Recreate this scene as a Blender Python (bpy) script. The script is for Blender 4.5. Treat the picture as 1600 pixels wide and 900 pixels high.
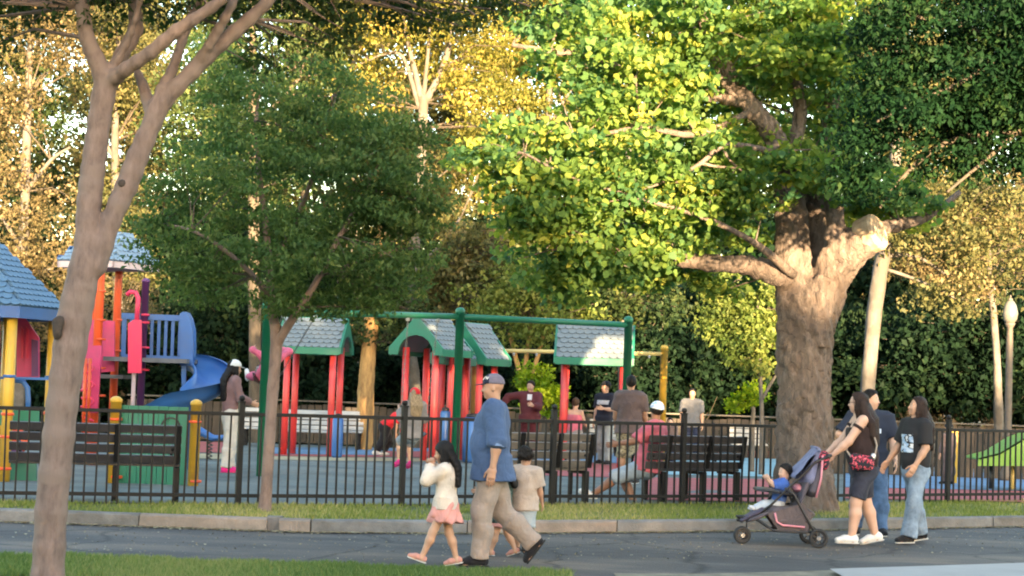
import bpy, math, random
import numpy as np
from mathutils import Vector, Matrix
rad = math.radians
for o in list(bpy.data.objects):
    bpy.data.objects.remove(o)
scene = bpy.context.scene
COL = scene.collection

# ------------------------------------------------------------------ camera
F_PX, ROLL, CAM_Z = 2800.0, rad(2.0), 1.7          # focal length in photo pixels (1600 wide)
PITCH = math.atan(144 / F_PX)
cp, sp, cr, sr = math.cos(PITCH), math.sin(PITCH), math.cos(ROLL), math.sin(ROLL)
RIGHT, UP, FWD = Vector((1, 0, 0)), Vector((0, -sp, cp)), Vector((0, cp, sp))
cam_data = bpy.data.cameras.new('camera')
cam_data.sensor_width = 36
cam_data.lens = 36 * F_PX / 1600
cam_data.clip_end = 2000
cam = bpy.data.objects.new('camera', cam_data)
COL.objects.link(cam)
rx_, up_ = RIGHT * cr + UP * sr, -RIGHT * sr + UP * cr
cam.matrix_world = Matrix(((rx_.x, up_.x, -FWD.x, 0), (rx_.y, up_.y, -FWD.y, 0), (rx_.z, up_.z, -FWD.z, CAM_Z), (0, 0, 0, 1)))
scene.camera = cam

# ------------------------------------------------------------------ sky, sun, exposure
SUN_EL, SUN_AZ = rad(5.2), rad(14)                  # azimuth: measured from straight behind the camera towards its right
world = bpy.data.worlds.new('World'); scene.world = world; world.use_nodes = True
wn = world.node_tree; bg = wn.nodes['Background']
sky = wn.nodes.new('ShaderNodeTexSky'); sky.sky_type = 'NISHITA'; sky.sun_disc = False
sky.sun_elevation = SUN_EL
sun_from = Vector((math.sin(SUN_AZ), -math.cos(SUN_AZ), math.tan(SUN_EL))).normalized()
sky.sun_rotation = math.atan2(sun_from.x, sun_from.y)
sky.air_density = 1.0; sky.dust_density = 1.1; sky.ozone_density = 1.0
wn.links.new(sky.outputs[0], bg.inputs[0]); bg.inputs[1].default_value = 0.15
sl = bpy.data.lights.new('sun', 'SUN'); sl.energy = 4.1; sl.angle = rad(0.55); sl.color = (1.0, 0.72, 0.40)
sun = bpy.data.objects.new('sun', sl); COL.objects.link(sun)
sun.rotation_euler = (-sun_from).to_track_quat('-Z', 'Y').to_euler()
sun.location = (0, -10, 30)
vs = scene.view_settings
vs.view_transform = 'Standard'; vs.look = 'None'; vs.gamma = 1; vs.use_curve_mapping = False
vs.exposure = 3.45
scene.render.engine = 'CYCLES'
scene.cycles.max_bounces = 6; scene.cycles.diffuse_bounces = 4; scene.cycles.transmission_bounces = 4
scene.cycles.transparent_max_bounces = 6
scene.cycles.filter_width = 2.0

# ------------------------------------------------------------------ pixel helpers (a pixel is only a direction)
def ray(x, y):
    dx, dy = x - 800, y - 450
    u = dx * cr + dy * sr; v = -dx * sr + dy * cr
    return RIGHT * (u / F_PX) + UP * (-v / F_PX) + FWD
def gz(y):                                           # height of the park ground behind the kerb
    return 0.13 - 0.013 * min(max(0.0, y - 27), 25)
def G(x, y, z=0.0):
    d = ray(x, y); t = (z - CAM_Z) / d.z
    return Vector((d.x * t, d.y * t, z))
def GP(x, y):                                        # pixel onto the park ground
    z = 0.13
    for _ in range(6):
        p = G(x, y, z); z = gz(p.y)
    return p
def D(x, y, depth):                                  # pixel at a known distance
    d = ray(x, y); t = depth / d.y
    return Vector((d.x * t, depth, CAM_Z + d.z * t))
def S(depth):                                        # photo pixels per metre at a distance
    return F_PX / depth

# ------------------------------------------------------------------ objects
def tag(o, label=None, cat=None, group=None, kind=None):
    if label: o['label'] = label
    if cat: o['category'] = cat
    if group: o['group'] = group
    if kind: o['kind'] = kind
    return o
def thing(name, label, cat, loc=(0, 0, 0), rz=0.0, group=None, rot=None):
    o = bpy.data.objects.new(name, None); COL.objects.link(o)
    o.location = loc; o.rotation_euler = rot if rot else (0, 0, rz)
    o.empty_display_size = 0.2
    return tag(o, label, cat, group)
def raw_mesh(name, V, Fc, smooth=False):
    me = bpy.data.meshes.new(name)
    V = np.asarray(V, dtype=np.float32).reshape(-1, 3)
    if isinstance(Fc, np.ndarray):
        n, k = Fc.shape
        me.vertices.add(len(V)); me.vertices.foreach_set('co', V.ravel())
        me.loops.add(n * k); me.loops.foreach_set('vertex_index', Fc.astype(np.int32).ravel())
        me.polygons.add(n); me.polygons.foreach_set('loop_start', np.arange(0, n * k, k, dtype=np.int32))
        me.update(calc_edges=True); me.validate()
    else:
        me.from_pydata([tuple(map(float, v)) for v in V], [], Fc); me.update()
    if smooth: me.polygons.foreach_set('use_smooth', [True] * len(me.polygons))
    return me
def link(name, me, parent=None, mat=None, loc=None):
    o = bpy.data.objects.new(name, me); COL.objects.link(o)
    if parent is not None: o.parent = parent
    if mat is not None:
        if len(me.materials) == 0: me.materials.append(mat)
        else: o.material_slots[0].link = 'OBJECT'; o.material_slots[0].material = mat
    if loc is not None: o.location = loc
    return o

class MB:
    """collects shapes for ONE mesh object"""
    def __init__(s, origin=(0, 0, 0)): s.v = []; s.f = []; s.o = Vector(origin)
    def add(s, vs_, fs):
        b = len(s.v); s.v += [Vector(v) - s.o for v in vs_]; s.f += [tuple(i + b for i in f) for f in fs]; return s
    def box(s, c, size, rot=None, ch=0.0):
        c = Vector(c); hx, hy, hz = [q / 2 for q in size]
        if ch <= 0:
            vs_ = [Vector((x, y, z)) for x in (-hx, hx) for y in (-hy, hy) for z in (-hz, hz)]
            fs = [(0, 1, 3, 2), (4, 6, 7, 5), (0, 4, 5, 1), (2, 3, 7, 6), (0, 2, 6, 4), (1, 5, 7, 3)]
        else:                                        # chamfered along the vertical edges and rims
            ring = [(-hx + ch, -hy), (hx - ch, -hy), (hx, -hy + ch), (hx, hy - ch), (hx - ch, hy), (-hx + ch, hy), (-hx, hy - ch), (-hx, -hy + ch)]
            vs_ = []
            for z, k in ((-hz, ch), (-hz + ch, 0), (hz - ch, 0), (hz, ch)):
                for x, y in ring:
                    vs_.append(Vector((x * (1 - k / max(hx, 1e-6)), y * (1 - k / max(hy, 1e-6)), z)))
            fs = [tuple(range(7, -1, -1)), tuple(range(24, 32))]
            for r in range(3):
                for i in range(8):
                    j = (i + 1) % 8; fs.append((r * 8 + i, r * 8 + j, r * 8 + 8 + j, r * 8 + 8 + i))
        if rot is not None: vs_ = [rot @ v for v in vs_]
        return s.add([v + c for v in vs_], fs)
    def tube(s, pts, r, n=8, cap=True):
        pts = [Vector(p) for p in pts]; m = len(pts)
        rs = r if isinstance(r, (list, tuple)) else [r] * m
        vs_ = []; fs = []
        t0 = (pts[1] - pts[0]).normalized()
        a = t0.cross(Vector((0, 0, 1)))
        if a.length < 1e-3: a = Vector((1, 0, 0))
        a.normalize()
        for i, p in enumerate(pts):
            t = ((pts[min(i + 1, m - 1)] - pts[max(i - 1, 0)])).normalized()
            a = (a - t * a.dot(t)).normalized(); b = t.cross(a)
            for k in range(n):
                an = 2 * math.pi * k / n
                vs_.append(p + (a * math.cos(an) + b * math.sin(an)) * rs[i])
        for i in range(m - 1):
            for k in range(n):
                k2 = (k + 1) % n
                fs.append((i * n + k, i * n + k2, i * n + n + k2, i * n + n + k))
        if cap: fs += [tuple(range(n - 1, -1, -1)), tuple(range((m - 1) * n, m * n))]
        return s.add(vs_, fs)
    def lathe(s, prof, c=(0, 0, 0), n=16, rot=None):
        c = Vector(c); vs_ = []; fs = []
        for r, z in prof:
            for k in range(n):
                a = 2 * math.pi * k / n; v = Vector((r * math.cos(a), r * math.sin(a), z))
                vs_.append((rot @ v if rot is not None else v) + c)
        for i in range(len(prof) - 1):
            for k in range(n):
                k2 = (k + 1) % n; fs.append((i * n + k, i * n + k2, i * n + n + k2, i * n + n + k))
        fs += [tuple(range(n - 1, -1, -1)), tuple(range((len(prof) - 1) * n, len(prof) * n))]
        return s.add(vs_, fs)
    def slab(s, poly, thick):                        # planar polygon (3-D points) thickened along its normal
        P = [Vector(p) for p in poly]; n = (P[1] - P[0]).cross(P[2] - P[0]).normalized() * thick; m = len(P)
        fs = [tuple(range(m)), tuple(range(2 * m - 1, m - 1, -1))]
        for i in range(m):
            j = (i + 1) % m; fs.append((i, m + i, m + j, j))
        return s.add([p for p in P] + [p - n for p in P], [tuple(reversed(f)) for f in fs])
    def torus(s, c, R_, r, axis=(0, 1, 0), n=24, m=8):
        q = Vector((0, 0, 1)).rotation_difference(Vector(axis).normalized()); vs_ = []; fs = []
        for i in range(n):
            a = 2 * math.pi * i / n
            for j in range(m):
                b = 2 * math.pi * j / m
                vs_.append(q @ Vector(((R_ + r * math.cos(b)) * math.cos(a), (R_ + r * math.cos(b)) * math.sin(a), r * math.sin(b))) + Vector(c))
        for i in range(n):
            for j in range(m):
                i2, j2 = (i + 1) % n, (j + 1) % m
                fs.append((i * m + j, i2 * m + j, i2 * m + j2, i * m + j2))
        return s.add(vs_, fs)
    def build(s, name, mat, parent=None, smooth=False, **kw):
        me = raw_mesh(name, [tuple(v) for v in s.v], s.f, smooth)
        o = link(name, me, parent, mat)
        if kw: tag(o, **kw)
        return o
def rotz(a): return Matrix.Rotation(a, 3, 'Z')

# ------------------------------------------------------------------ materials
MATS = {}
def NT(name):
    m = bpy.data.materials.new(name); m.use_nodes = True
    return m, m.node_tree, m.node_tree.nodes['Principled BSDF']
def nd(nt, t, **kw):
    n = nt.nodes.new(t)
    for k, v in kw.items():
        if k.startswith('i_'):
            key = k[2:]; key = int(key) if key.isdigit() else key
            n.inputs[key].default_value = v
        else: setattr(n, k, v)
    return n
def ramp(nt, src, stops, interp='LINEAR'):
    r = nt.nodes.new('ShaderNodeValToRGB'); r.color_ramp.interpolation = interp
    e = r.color_ramp.elements
    while len(e) < len(stops): e.new(0.5)
    for i, (p, c) in enumerate(stops):
        e[i].position = p; e[i].color = (*c, 1) if len(c) == 3 else c
    nt.links.new(src, r.inputs[0]); return r
def M(name, col, rough=0.6, var=0.12, scale=6.0, bump=0.0, bscale=40.0, metal=0.0, stretch=(1, 1, 1), dirt=None, spec=0.5):
    if name in MATS: return MATS[name]
    m, nt, b = NT(name); L = nt.links.new
    tc = nd(nt, 'ShaderNodeTexCoord'); mp = nd(nt, 'ShaderNodeMapping'); mp.inputs['Scale'].default_value = stretch
    L(tc.outputs['Object'], mp.inputs[0])
    n = nd(nt, 'ShaderNodeTexNoise', i_Scale=scale, i_Detail=5.0, i_Roughness=0.62); L(mp.outputs[0], n.inputs['Vector'])
    lo = tuple(max(0, c * (1 - var * 1.6)) for c in col); hi = tuple(min(1, c * (1 + var)) for c in col)
    r = ramp(nt, n.outputs[0], [(0.3, lo), (0.7, hi)])
    out = r.outputs[0]
    if dirt:
        n2 = nd(nt, 'ShaderNodeTexNoise', i_Scale=scale * 0.45, i_Detail=8.0, i_Roughness=0.7); L(mp.outputs[0], n2.inputs['Vector'])
        r2 = ramp(nt, n2.outputs[0], [(0.48, (0, 0, 0)), (0.66, (1, 1, 1))])
        mx = nd(nt, 'ShaderNodeMix', data_type='RGBA'); L(r2.outputs[0], mx.inputs[0]); L(out, mx.inputs[6]); mx.inputs[7].default_value = (*dirt, 1)
        out = mx.outputs[2]
    L(out, b.inputs['Base Color'])
    rr = ramp(nt, n.outputs[0], [(0.2, (max(0, rough - .12),) * 3), (0.8, (min(1, rough + .12),) * 3)])
    L(rr.outputs[0], b.inputs['Roughness'])
    b.inputs['Metallic'].default_value = metal
    b.inputs['Specular IOR Level'].default_value = spec
    if bump > 0:
        n3 = nd(nt, 'ShaderNodeTexNoise', i_Scale=bscale, i_Detail=4.0); L(mp.outputs[0], n3.inputs['Vector'])
        bp = nd(nt, 'ShaderNodeBump', i_Strength=bump, i_Distance=0.02); L(n3.outputs[0], bp.inputs['Height']); L(bp.outputs[0], b.inputs['Normal'])
    MATS[name] = m; return m
def leaf_mat(name, c1, c2, c3=None, trans=0.4, rough=0.55, spec=0.2):
    m, nt, b = NT(name); L = nt.links.new
    at = nd(nt, 'ShaderNodeAttribute', attribute_name='tone')
    st = [(0.0, c1), (0.6, c2), (1.0, c3 or c2)]
    r = ramp(nt, at.outputs['Fac'], st)
    L(r.outputs[0], b.inputs['Base Color']); b.inputs['Roughness'].default_value = rough
    b.inputs['Specular IOR Level'].default_value = spec
    tr = nd(nt, 'ShaderNodeBsdfTranslucent')
    hs = nd(nt, 'ShaderNodeHueSaturation', i_Saturation=1.15, i_Value=1.25); L(r.outputs[0], hs.inputs['Color']); L(hs.outputs[0], tr.inputs[0])
    mx = nd(nt, 'ShaderNodeMixShader', i_0=trans); L(b.outputs[0], mx.inputs[1]); L(tr.outputs[0], mx.inputs[2])
    L(mx.outputs[0], nt.nodes['Material Output'].inputs[0])
    return m
def bark_mat(name, c1, c2, scale=6, stretch=(3, 3, 0.7), bump=0.6, patches=None, plates=0.0):
    m, nt, b = NT(name); L = nt.links.new
    tc = nd(nt, 'ShaderNodeTexCoord'); mp = nd(nt, 'ShaderNodeMapping'); mp.inputs['Scale'].default_value = stretch
    L(tc.outputs['Object'], mp.inputs[0])
    n = nd(nt, 'ShaderNodeTexNoise', i_Scale=scale, i_Detail=8.0, i_Roughness=0.68); L(mp.outputs[0], n.inputs['Vector'])
    r = ramp(nt, n.outputs[0], [(0.3, c1), (0.68, c2)])
    out = r.outputs[0]
    if patches:
        n2 = nd(nt, 'ShaderNodeTexNoise', i_Scale=4.0, i_Detail=3.0); L(tc.outputs['Object'], n2.inputs['Vector'])
        r2 = ramp(nt, n2.outputs[0], [(0.5, (0, 0, 0)), (0.56, (1, 1, 1))])
        mx = nd(nt, 'ShaderNodeMix', data_type='RGBA'); L(r2.outputs[0], mx.inputs[0]); L(out, mx.inputs[6]); mx.inputs[7].default_value = (*patches, 1); out = mx.outputs[2]
    L(out, b.inputs['Base Color']); b.inputs['Roughness'].default_value = 0.85
    bp = nd(nt, 'ShaderNodeBump', i_Strength=bump, i_Distance=0.03); L(n.outputs[0], bp.inputs['Height']); L(bp.outputs[0], b.inputs['Normal'])
    if plates > 0:                                   # crisp fissures between bark plates
        wv = nd(nt, 'ShaderNodeVectorMath', operation='MULTIPLY_ADD'); n4 = nd(nt, 'ShaderNodeTexNoise', i_Scale=5.0, i_Detail=4.0); L(tc.outputs['Object'], n4.inputs['Vector']); L(n4.outputs['Color'], wv.inputs[0]); wv.inputs[1].default_value = (.22, .22, .22)
        m5 = nd(nt, 'ShaderNodeMapping'); m5.inputs['Scale'].default_value = (1, 1, .32); L(tc.outputs['Object'], wv.inputs[2]); L(wv.outputs[0], m5.inputs[0])
        vo = nd(nt, 'ShaderNodeTexVoronoi', feature='DISTANCE_TO_EDGE', i_Scale=plates); L(m5.outputs[0], vo.inputs['Vector']); rv = ramp(nt, vo.outputs['Distance'], [(0.0, (0, 0, 0)), (0.10, (1, 1, 1))])
        b2 = nd(nt, 'ShaderNodeBump', i_Strength=0.5, i_Distance=0.035); L(rv.outputs[0], b2.inputs['Height']); L(bp.outputs[0], b2.inputs['Normal']); L(b2.outputs[0], b.inputs['Normal'])
        vc = nd(nt, 'ShaderNodeTexVoronoi', i_Scale=plates); L(m5.outputs[0], vc.inputs['Vector']); hs = nd(nt, 'ShaderNodeHueSaturation'); sp2 = nd(nt, 'ShaderNodeSeparateXYZ'); L(vc.outputs['Color'], sp2.inputs[0])
        mr = nd(nt, 'ShaderNodeMapRange', i_3=0.8, i_4=1.16); L(sp2.outputs[0], mr.inputs[0]); L(mr.outputs[0], hs.inputs['Value']); L(out, hs.inputs['Color']); L(hs.outputs[0], b.inputs['Base Color'])
    return m

# ------------------------------------------------------------------ implicit surfaces (bodies, clothes, big trunk)
def U3(v):
    v = np.asarray(v, float); n = np.linalg.norm(v); return v / n if n > 1e-9 else v
def pr(a, b, ra, rb=None, L=None, k=0.02, end=None, ax=None):
    a = np.asarray(a, float); b = np.asarray(b, float)
    ra = (ra, ra) if np.isscalar(ra) else tuple(ra); rb = ra if rb is None else ((rb, rb) if np.isscalar(rb) else tuple(rb))
    ln = np.linalg.norm(b - a)
    axis = U3(ax) if ax is not None else (U3(b - a) if ln > 1e-6 else np.array([0, 0, 1.0]))
    if L is None: L = np.array([0, 1.0, 0]) if abs(axis[1]) < 0.9 else np.array([1.0, 0, 0])
    L = np.asarray(L, float); L = U3(L - axis * np.dot(L, axis)); Fv = np.cross(axis, L)
    return dict(a=a, b=b, ln=ln, ax=axis, L=L, F=Fv, ra=ra, rb=rb, k=k, end=end)
def ell(c, r, k=0.02, X=None, Z=None):               # ellipsoid radii along X, Y, Z axes
    p = pr(c, c, (r[0], r[1]), L=X if X is not None else (1, 0, 0), k=k, end=r[2], ax=Z if Z is not None else (0, 0, 1)); return p
def sdf_mesh(prims, h, clips=(), wrinkle=0.0, wfreq=30.0, wdir=None, seed=1):
    lo = np.min([np.minimum(p['a'], p['b']) - max(*p['ra'], *p['rb'], p['end'] or 0) for p in prims], axis=0) - 3 * h
    hi = np.max([np.maximum(p['a'], p['b']) + max(*p['ra'], *p['rb'], p['end'] or 0) for p in prims], axis=0) + 3 * h
    dims = np.ceil((hi - lo) / h).astype(int) + 1
    f = np.full(dims, 1.0, np.float32)
    g = [lo[i] + h * np.arange(dims[i]) for i in range(3)]
    for p in prims:
        m = max(*p['ra'], *p['rb'], p['end'] or 0) + p['k'] + 2.5 * h
        l = np.minimum(p['a'], p['b']) - m; u = np.maximum(p['a'], p['b']) + m
        sl_ = [slice(max(0, int((l[i] - lo[i]) / h)), min(dims[i], int((u[i] - lo[i]) / h) + 2)) for i in range(3)]
        X = g[0][sl_[0]][:, None, None] - p['a'][0]; Y = g[1][sl_[1]][None, :, None] - p['a'][1]; Z = g[2][sl_[2]][None, None, :] - p['a'][2]
        al = X * p['ax'][0] + Y * p['ax'][1] + Z * p['ax'][2]
        uu = X * p['L'][0] + Y * p['L'][1] + Z * p['L'][2]; vv = X * p['F'][0] + Y * p['F'][1] + Z * p['F'][2]
        if p['ln'] > 1e-6: t = np.clip(al / p['ln'], 0, 1); w = al - t * p['ln']
        else: t = 0.0; w = al
        rx = p['ra'][0] + (p['rb'][0] - p['ra'][0]) * t; ry = p['ra'][1] + (p['rb'][1] - p['ra'][1]) * t
        mn = np.minimum(rx, ry); rw = p['end'] if p['end'] else mn
        kk = np.sqrt((uu / rx) ** 2 + (vv / ry) ** 2 + (w / rw) ** 2)
        if p['end'] and p['end'] < 0.5 * np.min(mn):  # flat end: hem or cuff
            d = np.maximum((np.sqrt((uu / rx) ** 2 + (vv / ry) ** 2) - 1) * mn, np.abs(w) - p['end'])
        else: d = (kk - 1) * mn
        s0 = f[tuple(sl_)]; k = p['k']
        hh = np.maximum(k - np.abs(s0 - d), 0) / k
        f[tuple(sl_)] = np.minimum(s0, d) - hh * hh * k * 0.25
    if wrinkle > 0:
        rg = np.random.default_rng(seed); X = g[0][:, None, None]; Y = g[1][None, :, None]; Z = g[2][None, None, :]
        for i in range(5):
            d = rg.normal(size=3) if wdir is None else np.array(wdir) + rg.normal(size=3) * 0.45
            d = U3(d) * wfreq * rg.uniform(0.6, 1.6)
            f += wrinkle * 0.45 * np.sin(X * d[0] + Y * d[1] + Z * d[2] + rg.uniform(0, 6) + 1.3 * np.sin(X * d[2] * .5 + Z * d[0] * .4 + rg.uniform(0, 6)))
    if wrinkle > 0: f -= 1.1 * wrinkle
    for p0, n in clips:
        n = U3(n); X = g[0][:, None, None] - p0[0]; Y = g[1][None, :, None] - p0[1]; Z = g[2][None, None, :] - p0[2]
        f = np.maximum(f, X * n[0] + Y * n[1] + Z * n[2])
    return surf_nets(f, lo, h)
def surf_nets(f, lo, h):
    s = f < 0; nx, ny, nz = f.shape
    cs = lambda A, i, j, k: A[i:nx - 1 + i, j:ny - 1 + j, k:nz - 1 + k]
    cnt = sum(cs(s, i, j, k).astype(np.int8) for i in (0, 1) for j in (0, 1) for k in (0, 1))
    mask = (cnt > 0) & (cnt < 8); ids = np.argwhere(mask)
    idx = np.full(mask.shape, -1, np.int64); idx[mask] = np.arange(len(ids))
    acc = np.zeros((len(ids), 3)); num = np.zeros(len(ids)); I, J, K = ids.T
    cor = [(0, 0, 0), (1, 0, 0), (0, 1, 0), (1, 1, 0), (0, 0, 1), (1, 0, 1), (0, 1, 1), (1, 1, 1)]
    for a in cor:
        for ax in range(3):
            if a[ax]: continue
            b = list(a); b[ax] = 1
            fa = f[I + a[0], J + a[1], K + a[2]]; fb = f[I + b[0], J + b[1], K + b[2]]
            x = (fa < 0) != (fb < 0); t = np.where(x, fa / np.where(x, fa - fb, 1), 0)
            pos = np.tile(np.array(a, float), (len(ids), 1)); pos[:, ax] += t
            acc[x] += pos[x]; num[x] += 1
    V = lo + (ids + acc / num[:, None]) * h
    Q = []
    for ax in range(3):
        b, c = (ax + 1) % 3, (ax + 2) % 3
        sA = [slice(None)] * 3; sB = [slice(None)] * 3
        sA[ax] = slice(0, -1); sB[ax] = slice(1, None)
        diff = s[tuple(sA)] != s[tuple(sB)]; e = np.argwhere(diff)
        e = e[(e[:, b] > 0) & (e[:, c] > 0) & (e[:, b] < f.shape[b] - 1) & (e[:, c] < f.shape[c] - 1)]
        def cell(db, dc):
            q = e.copy(); q[:, b] -= db; q[:, c] -= dc; return idx[q[:, 0], q[:, 1], q[:, 2]]
        q = np.stack([cell(1, 1), cell(0, 1), cell(0, 0), cell(1, 0)], 1)
        ins = s[e[:, 0], e[:, 1], e[:, 2]]
        q[~ins] = q[~ins][:, ::-1]; Q.append(q)
    Q = np.concatenate(Q); Q = Q[(Q >= 0).all(1)]
    return V, Q
def join(parts):
    Vs, Fs, b = [], [], 0
    for V, Q in parts: Vs.append(V); Fs.append(Q + b); b += len(V)
    return np.concatenate(Vs), np.concatenate(Fs)
def sdf_obj(name, prims, h, mat, parent, **kw):
    V, Q = sdf_mesh(prims, h, **kw); return link(name, raw_mesh(name, V, Q, True), parent, mat)
# ------------------------------------------------------------------ the setting
def sheet(name, poly, mat, z=None, kind='structure', parent=None):
    V = [(p[0], p[1], p[2] if z is None else z) for p in poly]
    o = link(name, raw_mesh(name, V, [tuple(range(len(V)))]), parent, mat)
    if kind: o['kind'] = kind
    return o
def strip(name, A, B, mat, kind='structure'):        # quad strip between two polylines
    V = list(A) + list(B); n = len(A)
    o = link(name, raw_mesh(name, V, [(i, i + 1, n + i + 1, n + i) for i in range(n - 1)]), None, mat)
    o['kind'] = kind; return o
KERB = [(-60, 19.3), (-9, 19.3), (-5.5, 19.27), (-2.06, 19.25), (-0.3, 19.85), (1.48, 20.75), (3.94, 22.05), (6.8, 23.8), (14, 28.4), (50, 52)]
NEAR = [(-60, 15.9), (-9, 15.85), (-4.5, 15.8), (-1.5, 15.82), (0.6, 15.9), (1.8, 16.3), (3.0, 16.9), (5.2, 18.2), (11, 21.8), (50, 47)]
FENCE = [(-14, 20.1), (-8.1, 20.1), (-6.0, 20.15), (-5.05, 20.5), (-3.13, 21.15), (-1.26, 22.0), (0.6, 23.05), (2.36, 24.0), (4.4, 25.25), (6.55, 26.65), (8.8, 28.1), (11, 29.5)]
def lerp_line(L, x):
    for (x0, y0), (x1, y1) in zip(L, L[1:]):
        if x0 <= x <= x1: return y0 + (y1 - y0) * (x - x0) / (x1 - x0)
    return L[0][1] if x < L[0][0] else L[-1][1]
# asphalt: worn, with fine aggregate, dusty tracks and a few cracks
def asphalt():
    m, nt, b = NT('asphalt'); L = nt.links.new
    tc = nd(nt, 'ShaderNodeTexCoord')
    n1 = nd(nt, 'ShaderNodeTexNoise', i_Scale=0.9, i_Detail=8.0, i_Roughness=0.65)
    mp = nd(nt, 'ShaderNodeMapping'); mp.inputs['Scale'].default_value = (0.6, 1.6, 1); L(tc.outputs['Object'], mp.inputs[0]); L(mp.outputs[0], n1.inputs['Vector'])
    n2 = nd(nt, 'ShaderNodeTexNoise', i_Scale=60.0, i_Detail=3.0); L(tc.outputs['Object'], n2.inputs['Vector'])
    r1 = ramp(nt, n1.outputs[0], [(0.3, (0.043, 0.038, 0.038)), (0.52, (0.077, 0.068, 0.066)), (0.68, (0.138, 0.108, 0.085))])
    r2 = ramp(nt, n2.outputs[0], [(0.3, (0.6, 0.6, 0.6)), (0.7, (1.35, 1.35, 1.35))])
    mx = nd(nt, 'ShaderNodeMix', data_type='RGBA', blend_type='MULTIPLY'); mx.inputs[0].default_value = 1; L(r1.outputs[0], mx.inputs[6]); L(r2.outputs[0], mx.inputs[7])
    vo = nd(nt, 'ShaderNodeTexVoronoi', feature='DISTANCE_TO_EDGE', i_Scale=0.42)
    wp = nd(nt, 'ShaderNodeMapping'); L(tc.outputs['Object'], wp.inputs[0])
    add = nd(nt, 'ShaderNodeVectorMath', operation='MULTIPLY_ADD'); L(n1.outputs['Color'], add.inputs[0]); add.inputs[1].default_value = (0.8, 0.8, 0); L(tc.outputs['Object'], add.inputs[2]); L(add.outputs[0], vo.inputs['Vector'])
    rc = ramp(nt, vo.outputs['Distance'], [(0.0, (0.35, 0.35, 0.35)), (0.02, (1, 1, 1))])
    m2 = nd(nt, 'ShaderNodeMix', data_type='RGBA', blend_type='MULTIPLY'); m2.inputs[0].default_value = 1; L(mx.outputs[2], m2.inputs[6]); L(rc.outputs[0], m2.inputs[7])
    n5 = nd(nt, 'ShaderNodeTexNoise', i_Scale=0.35, i_Detail=3.0); m6 = nd(nt, 'ShaderNodeMapping'); m6.inputs['Scale'].default_value = (.7, 2.4, 1); m6.inputs['Rotation'].default_value = (0, 0, .5); L(tc.outputs['Object'], m6.inputs[0]); L(m6.outputs[0], n5.inputs['Vector'])
    r5 = ramp(nt, n5.outputs[0], [(0.42, (0.72, 0.72, 0.74)), (0.5, (1, 1, 1)), (0.6, (1.3, 1.22, 1.12))]); m3 = nd(nt, 'ShaderNodeMix', data_type='RGBA', blend_type='MULTIPLY'); m3.inputs[0].default_value = 1; L(m2.outputs[2], m3.inputs[6]); L(r5.outputs[0], m3.inputs[7])
    L(m3.outputs[2], b.inputs['Base Color']); b.inputs['Roughness'].default_value = 0.8
    bp = nd(nt, 'ShaderNodeBump', i_Strength=0.5, i_Distance=0.01); L(n2.outputs[0], bp.inputs['Height']); L(bp.outputs[0], b.inputs['Normal'])
    return m
M_ASPH = asphalt()
M_SOIL = M('park_soil', (0.075, 0.06, 0.04), 0.95, 0.35, 1.2, 0.5, 25, dirt=(0.05, 0.075, 0.025))
M_TURF = M('turf', (0.09, 0.115, 0.035), 0.95, 0.3, 2.0, 0.6, 60, dirt=(0.27, 0.22, 0.1))
M_LAWN = M('lawn', (0.06, 0.10, 0.032), 0.95, 0.3, 3.0, 0.6, 60)
M_CONC = M('concrete', (0.19, 0.18, 0.175), 0.85, 0.25, 2.6, 0.5, 50, dirt=(0.105, 0.095, 0.085))
M_CONC2 = M('concrete_warm', (0.27, 0.215, 0.18), 0.85, 0.25, 2.6, 0.5, 50, dirt=(0.16, 0.13, 0.105))
M_WALK = M('pavement_concrete', (0.31, 0.295, 0.285), 0.8, 0.1, 1.5, 0.2, 60)
M_RUB = M('rubber_teal', (0.115, 0.14, 0.14), 0.9, 0.3, 0.9, 0.35, 160, dirt=(0.17, 0.175, 0.16))
M_RUBB = M('rubber_blue', (0.12, 0.22, 0.36), 0.9, 0.14, 1.3, 0.35, 160)
M_RUBL = M('rubber_light_blue', (0.24, 0.40, 0.47), 0.9, 0.12, 1.3, 0.35, 160)
M_RUBR = M('rubber_red', (0.36, 0.085, 0.085), 0.9, 0.16, 1.3, 0.35, 160)
M_RUBY = M('rubber_sand', (0.36, 0.3, 0.19), 0.9, 0.12, 1.3, 0.35, 160)

ys = [-140, 10, 24, 27, 32, 38, 44, 52, 60, 300]
gv = [(x, y, (gz(y) if y >= 27 else 0.13) - 0.2) for y in ys for x in (-260, 260)]
g = link('ground', raw_mesh('ground', gv, [(2 * i, 2 * i + 1, 2 * i + 3, 2 * i + 2) for i in range(len(ys) - 1)]), None, M_SOIL); g['kind'] = 'structure'
xs = [k[0] for k in KERB]
strip('path', [(x, lerp_line(NEAR, x) - 0.4, 0) for x in np.linspace(-60, 50, 111)], [(x, lerp_line(KERB, x) + 0.1, 0) for x in np.linspace(-60, 50, 111)], M_ASPH)
xs = list(np.linspace(-60, 0.55, 90))
strip('near_lawn', [(x, -3, 0.02) for x in xs], [(x, lerp_line(NEAR, x) - 0.18 + 0.05 * math.sin(x * 3.1) + 0.05 * math.sin(x * 7.7), 0.02) for x in xs], M_LAWN)
xs = list(np.linspace(3.05, 50, 40))
strip('pavement', [(x, lerp_line(NEAR, x) - 3.2, 0.05) for x in xs], [(x, lerp_line(NEAR, x) - 0.12, 0.05) for x in xs], M_WALK)
xs = list(np.linspace(1.0, 50, 60))
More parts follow.
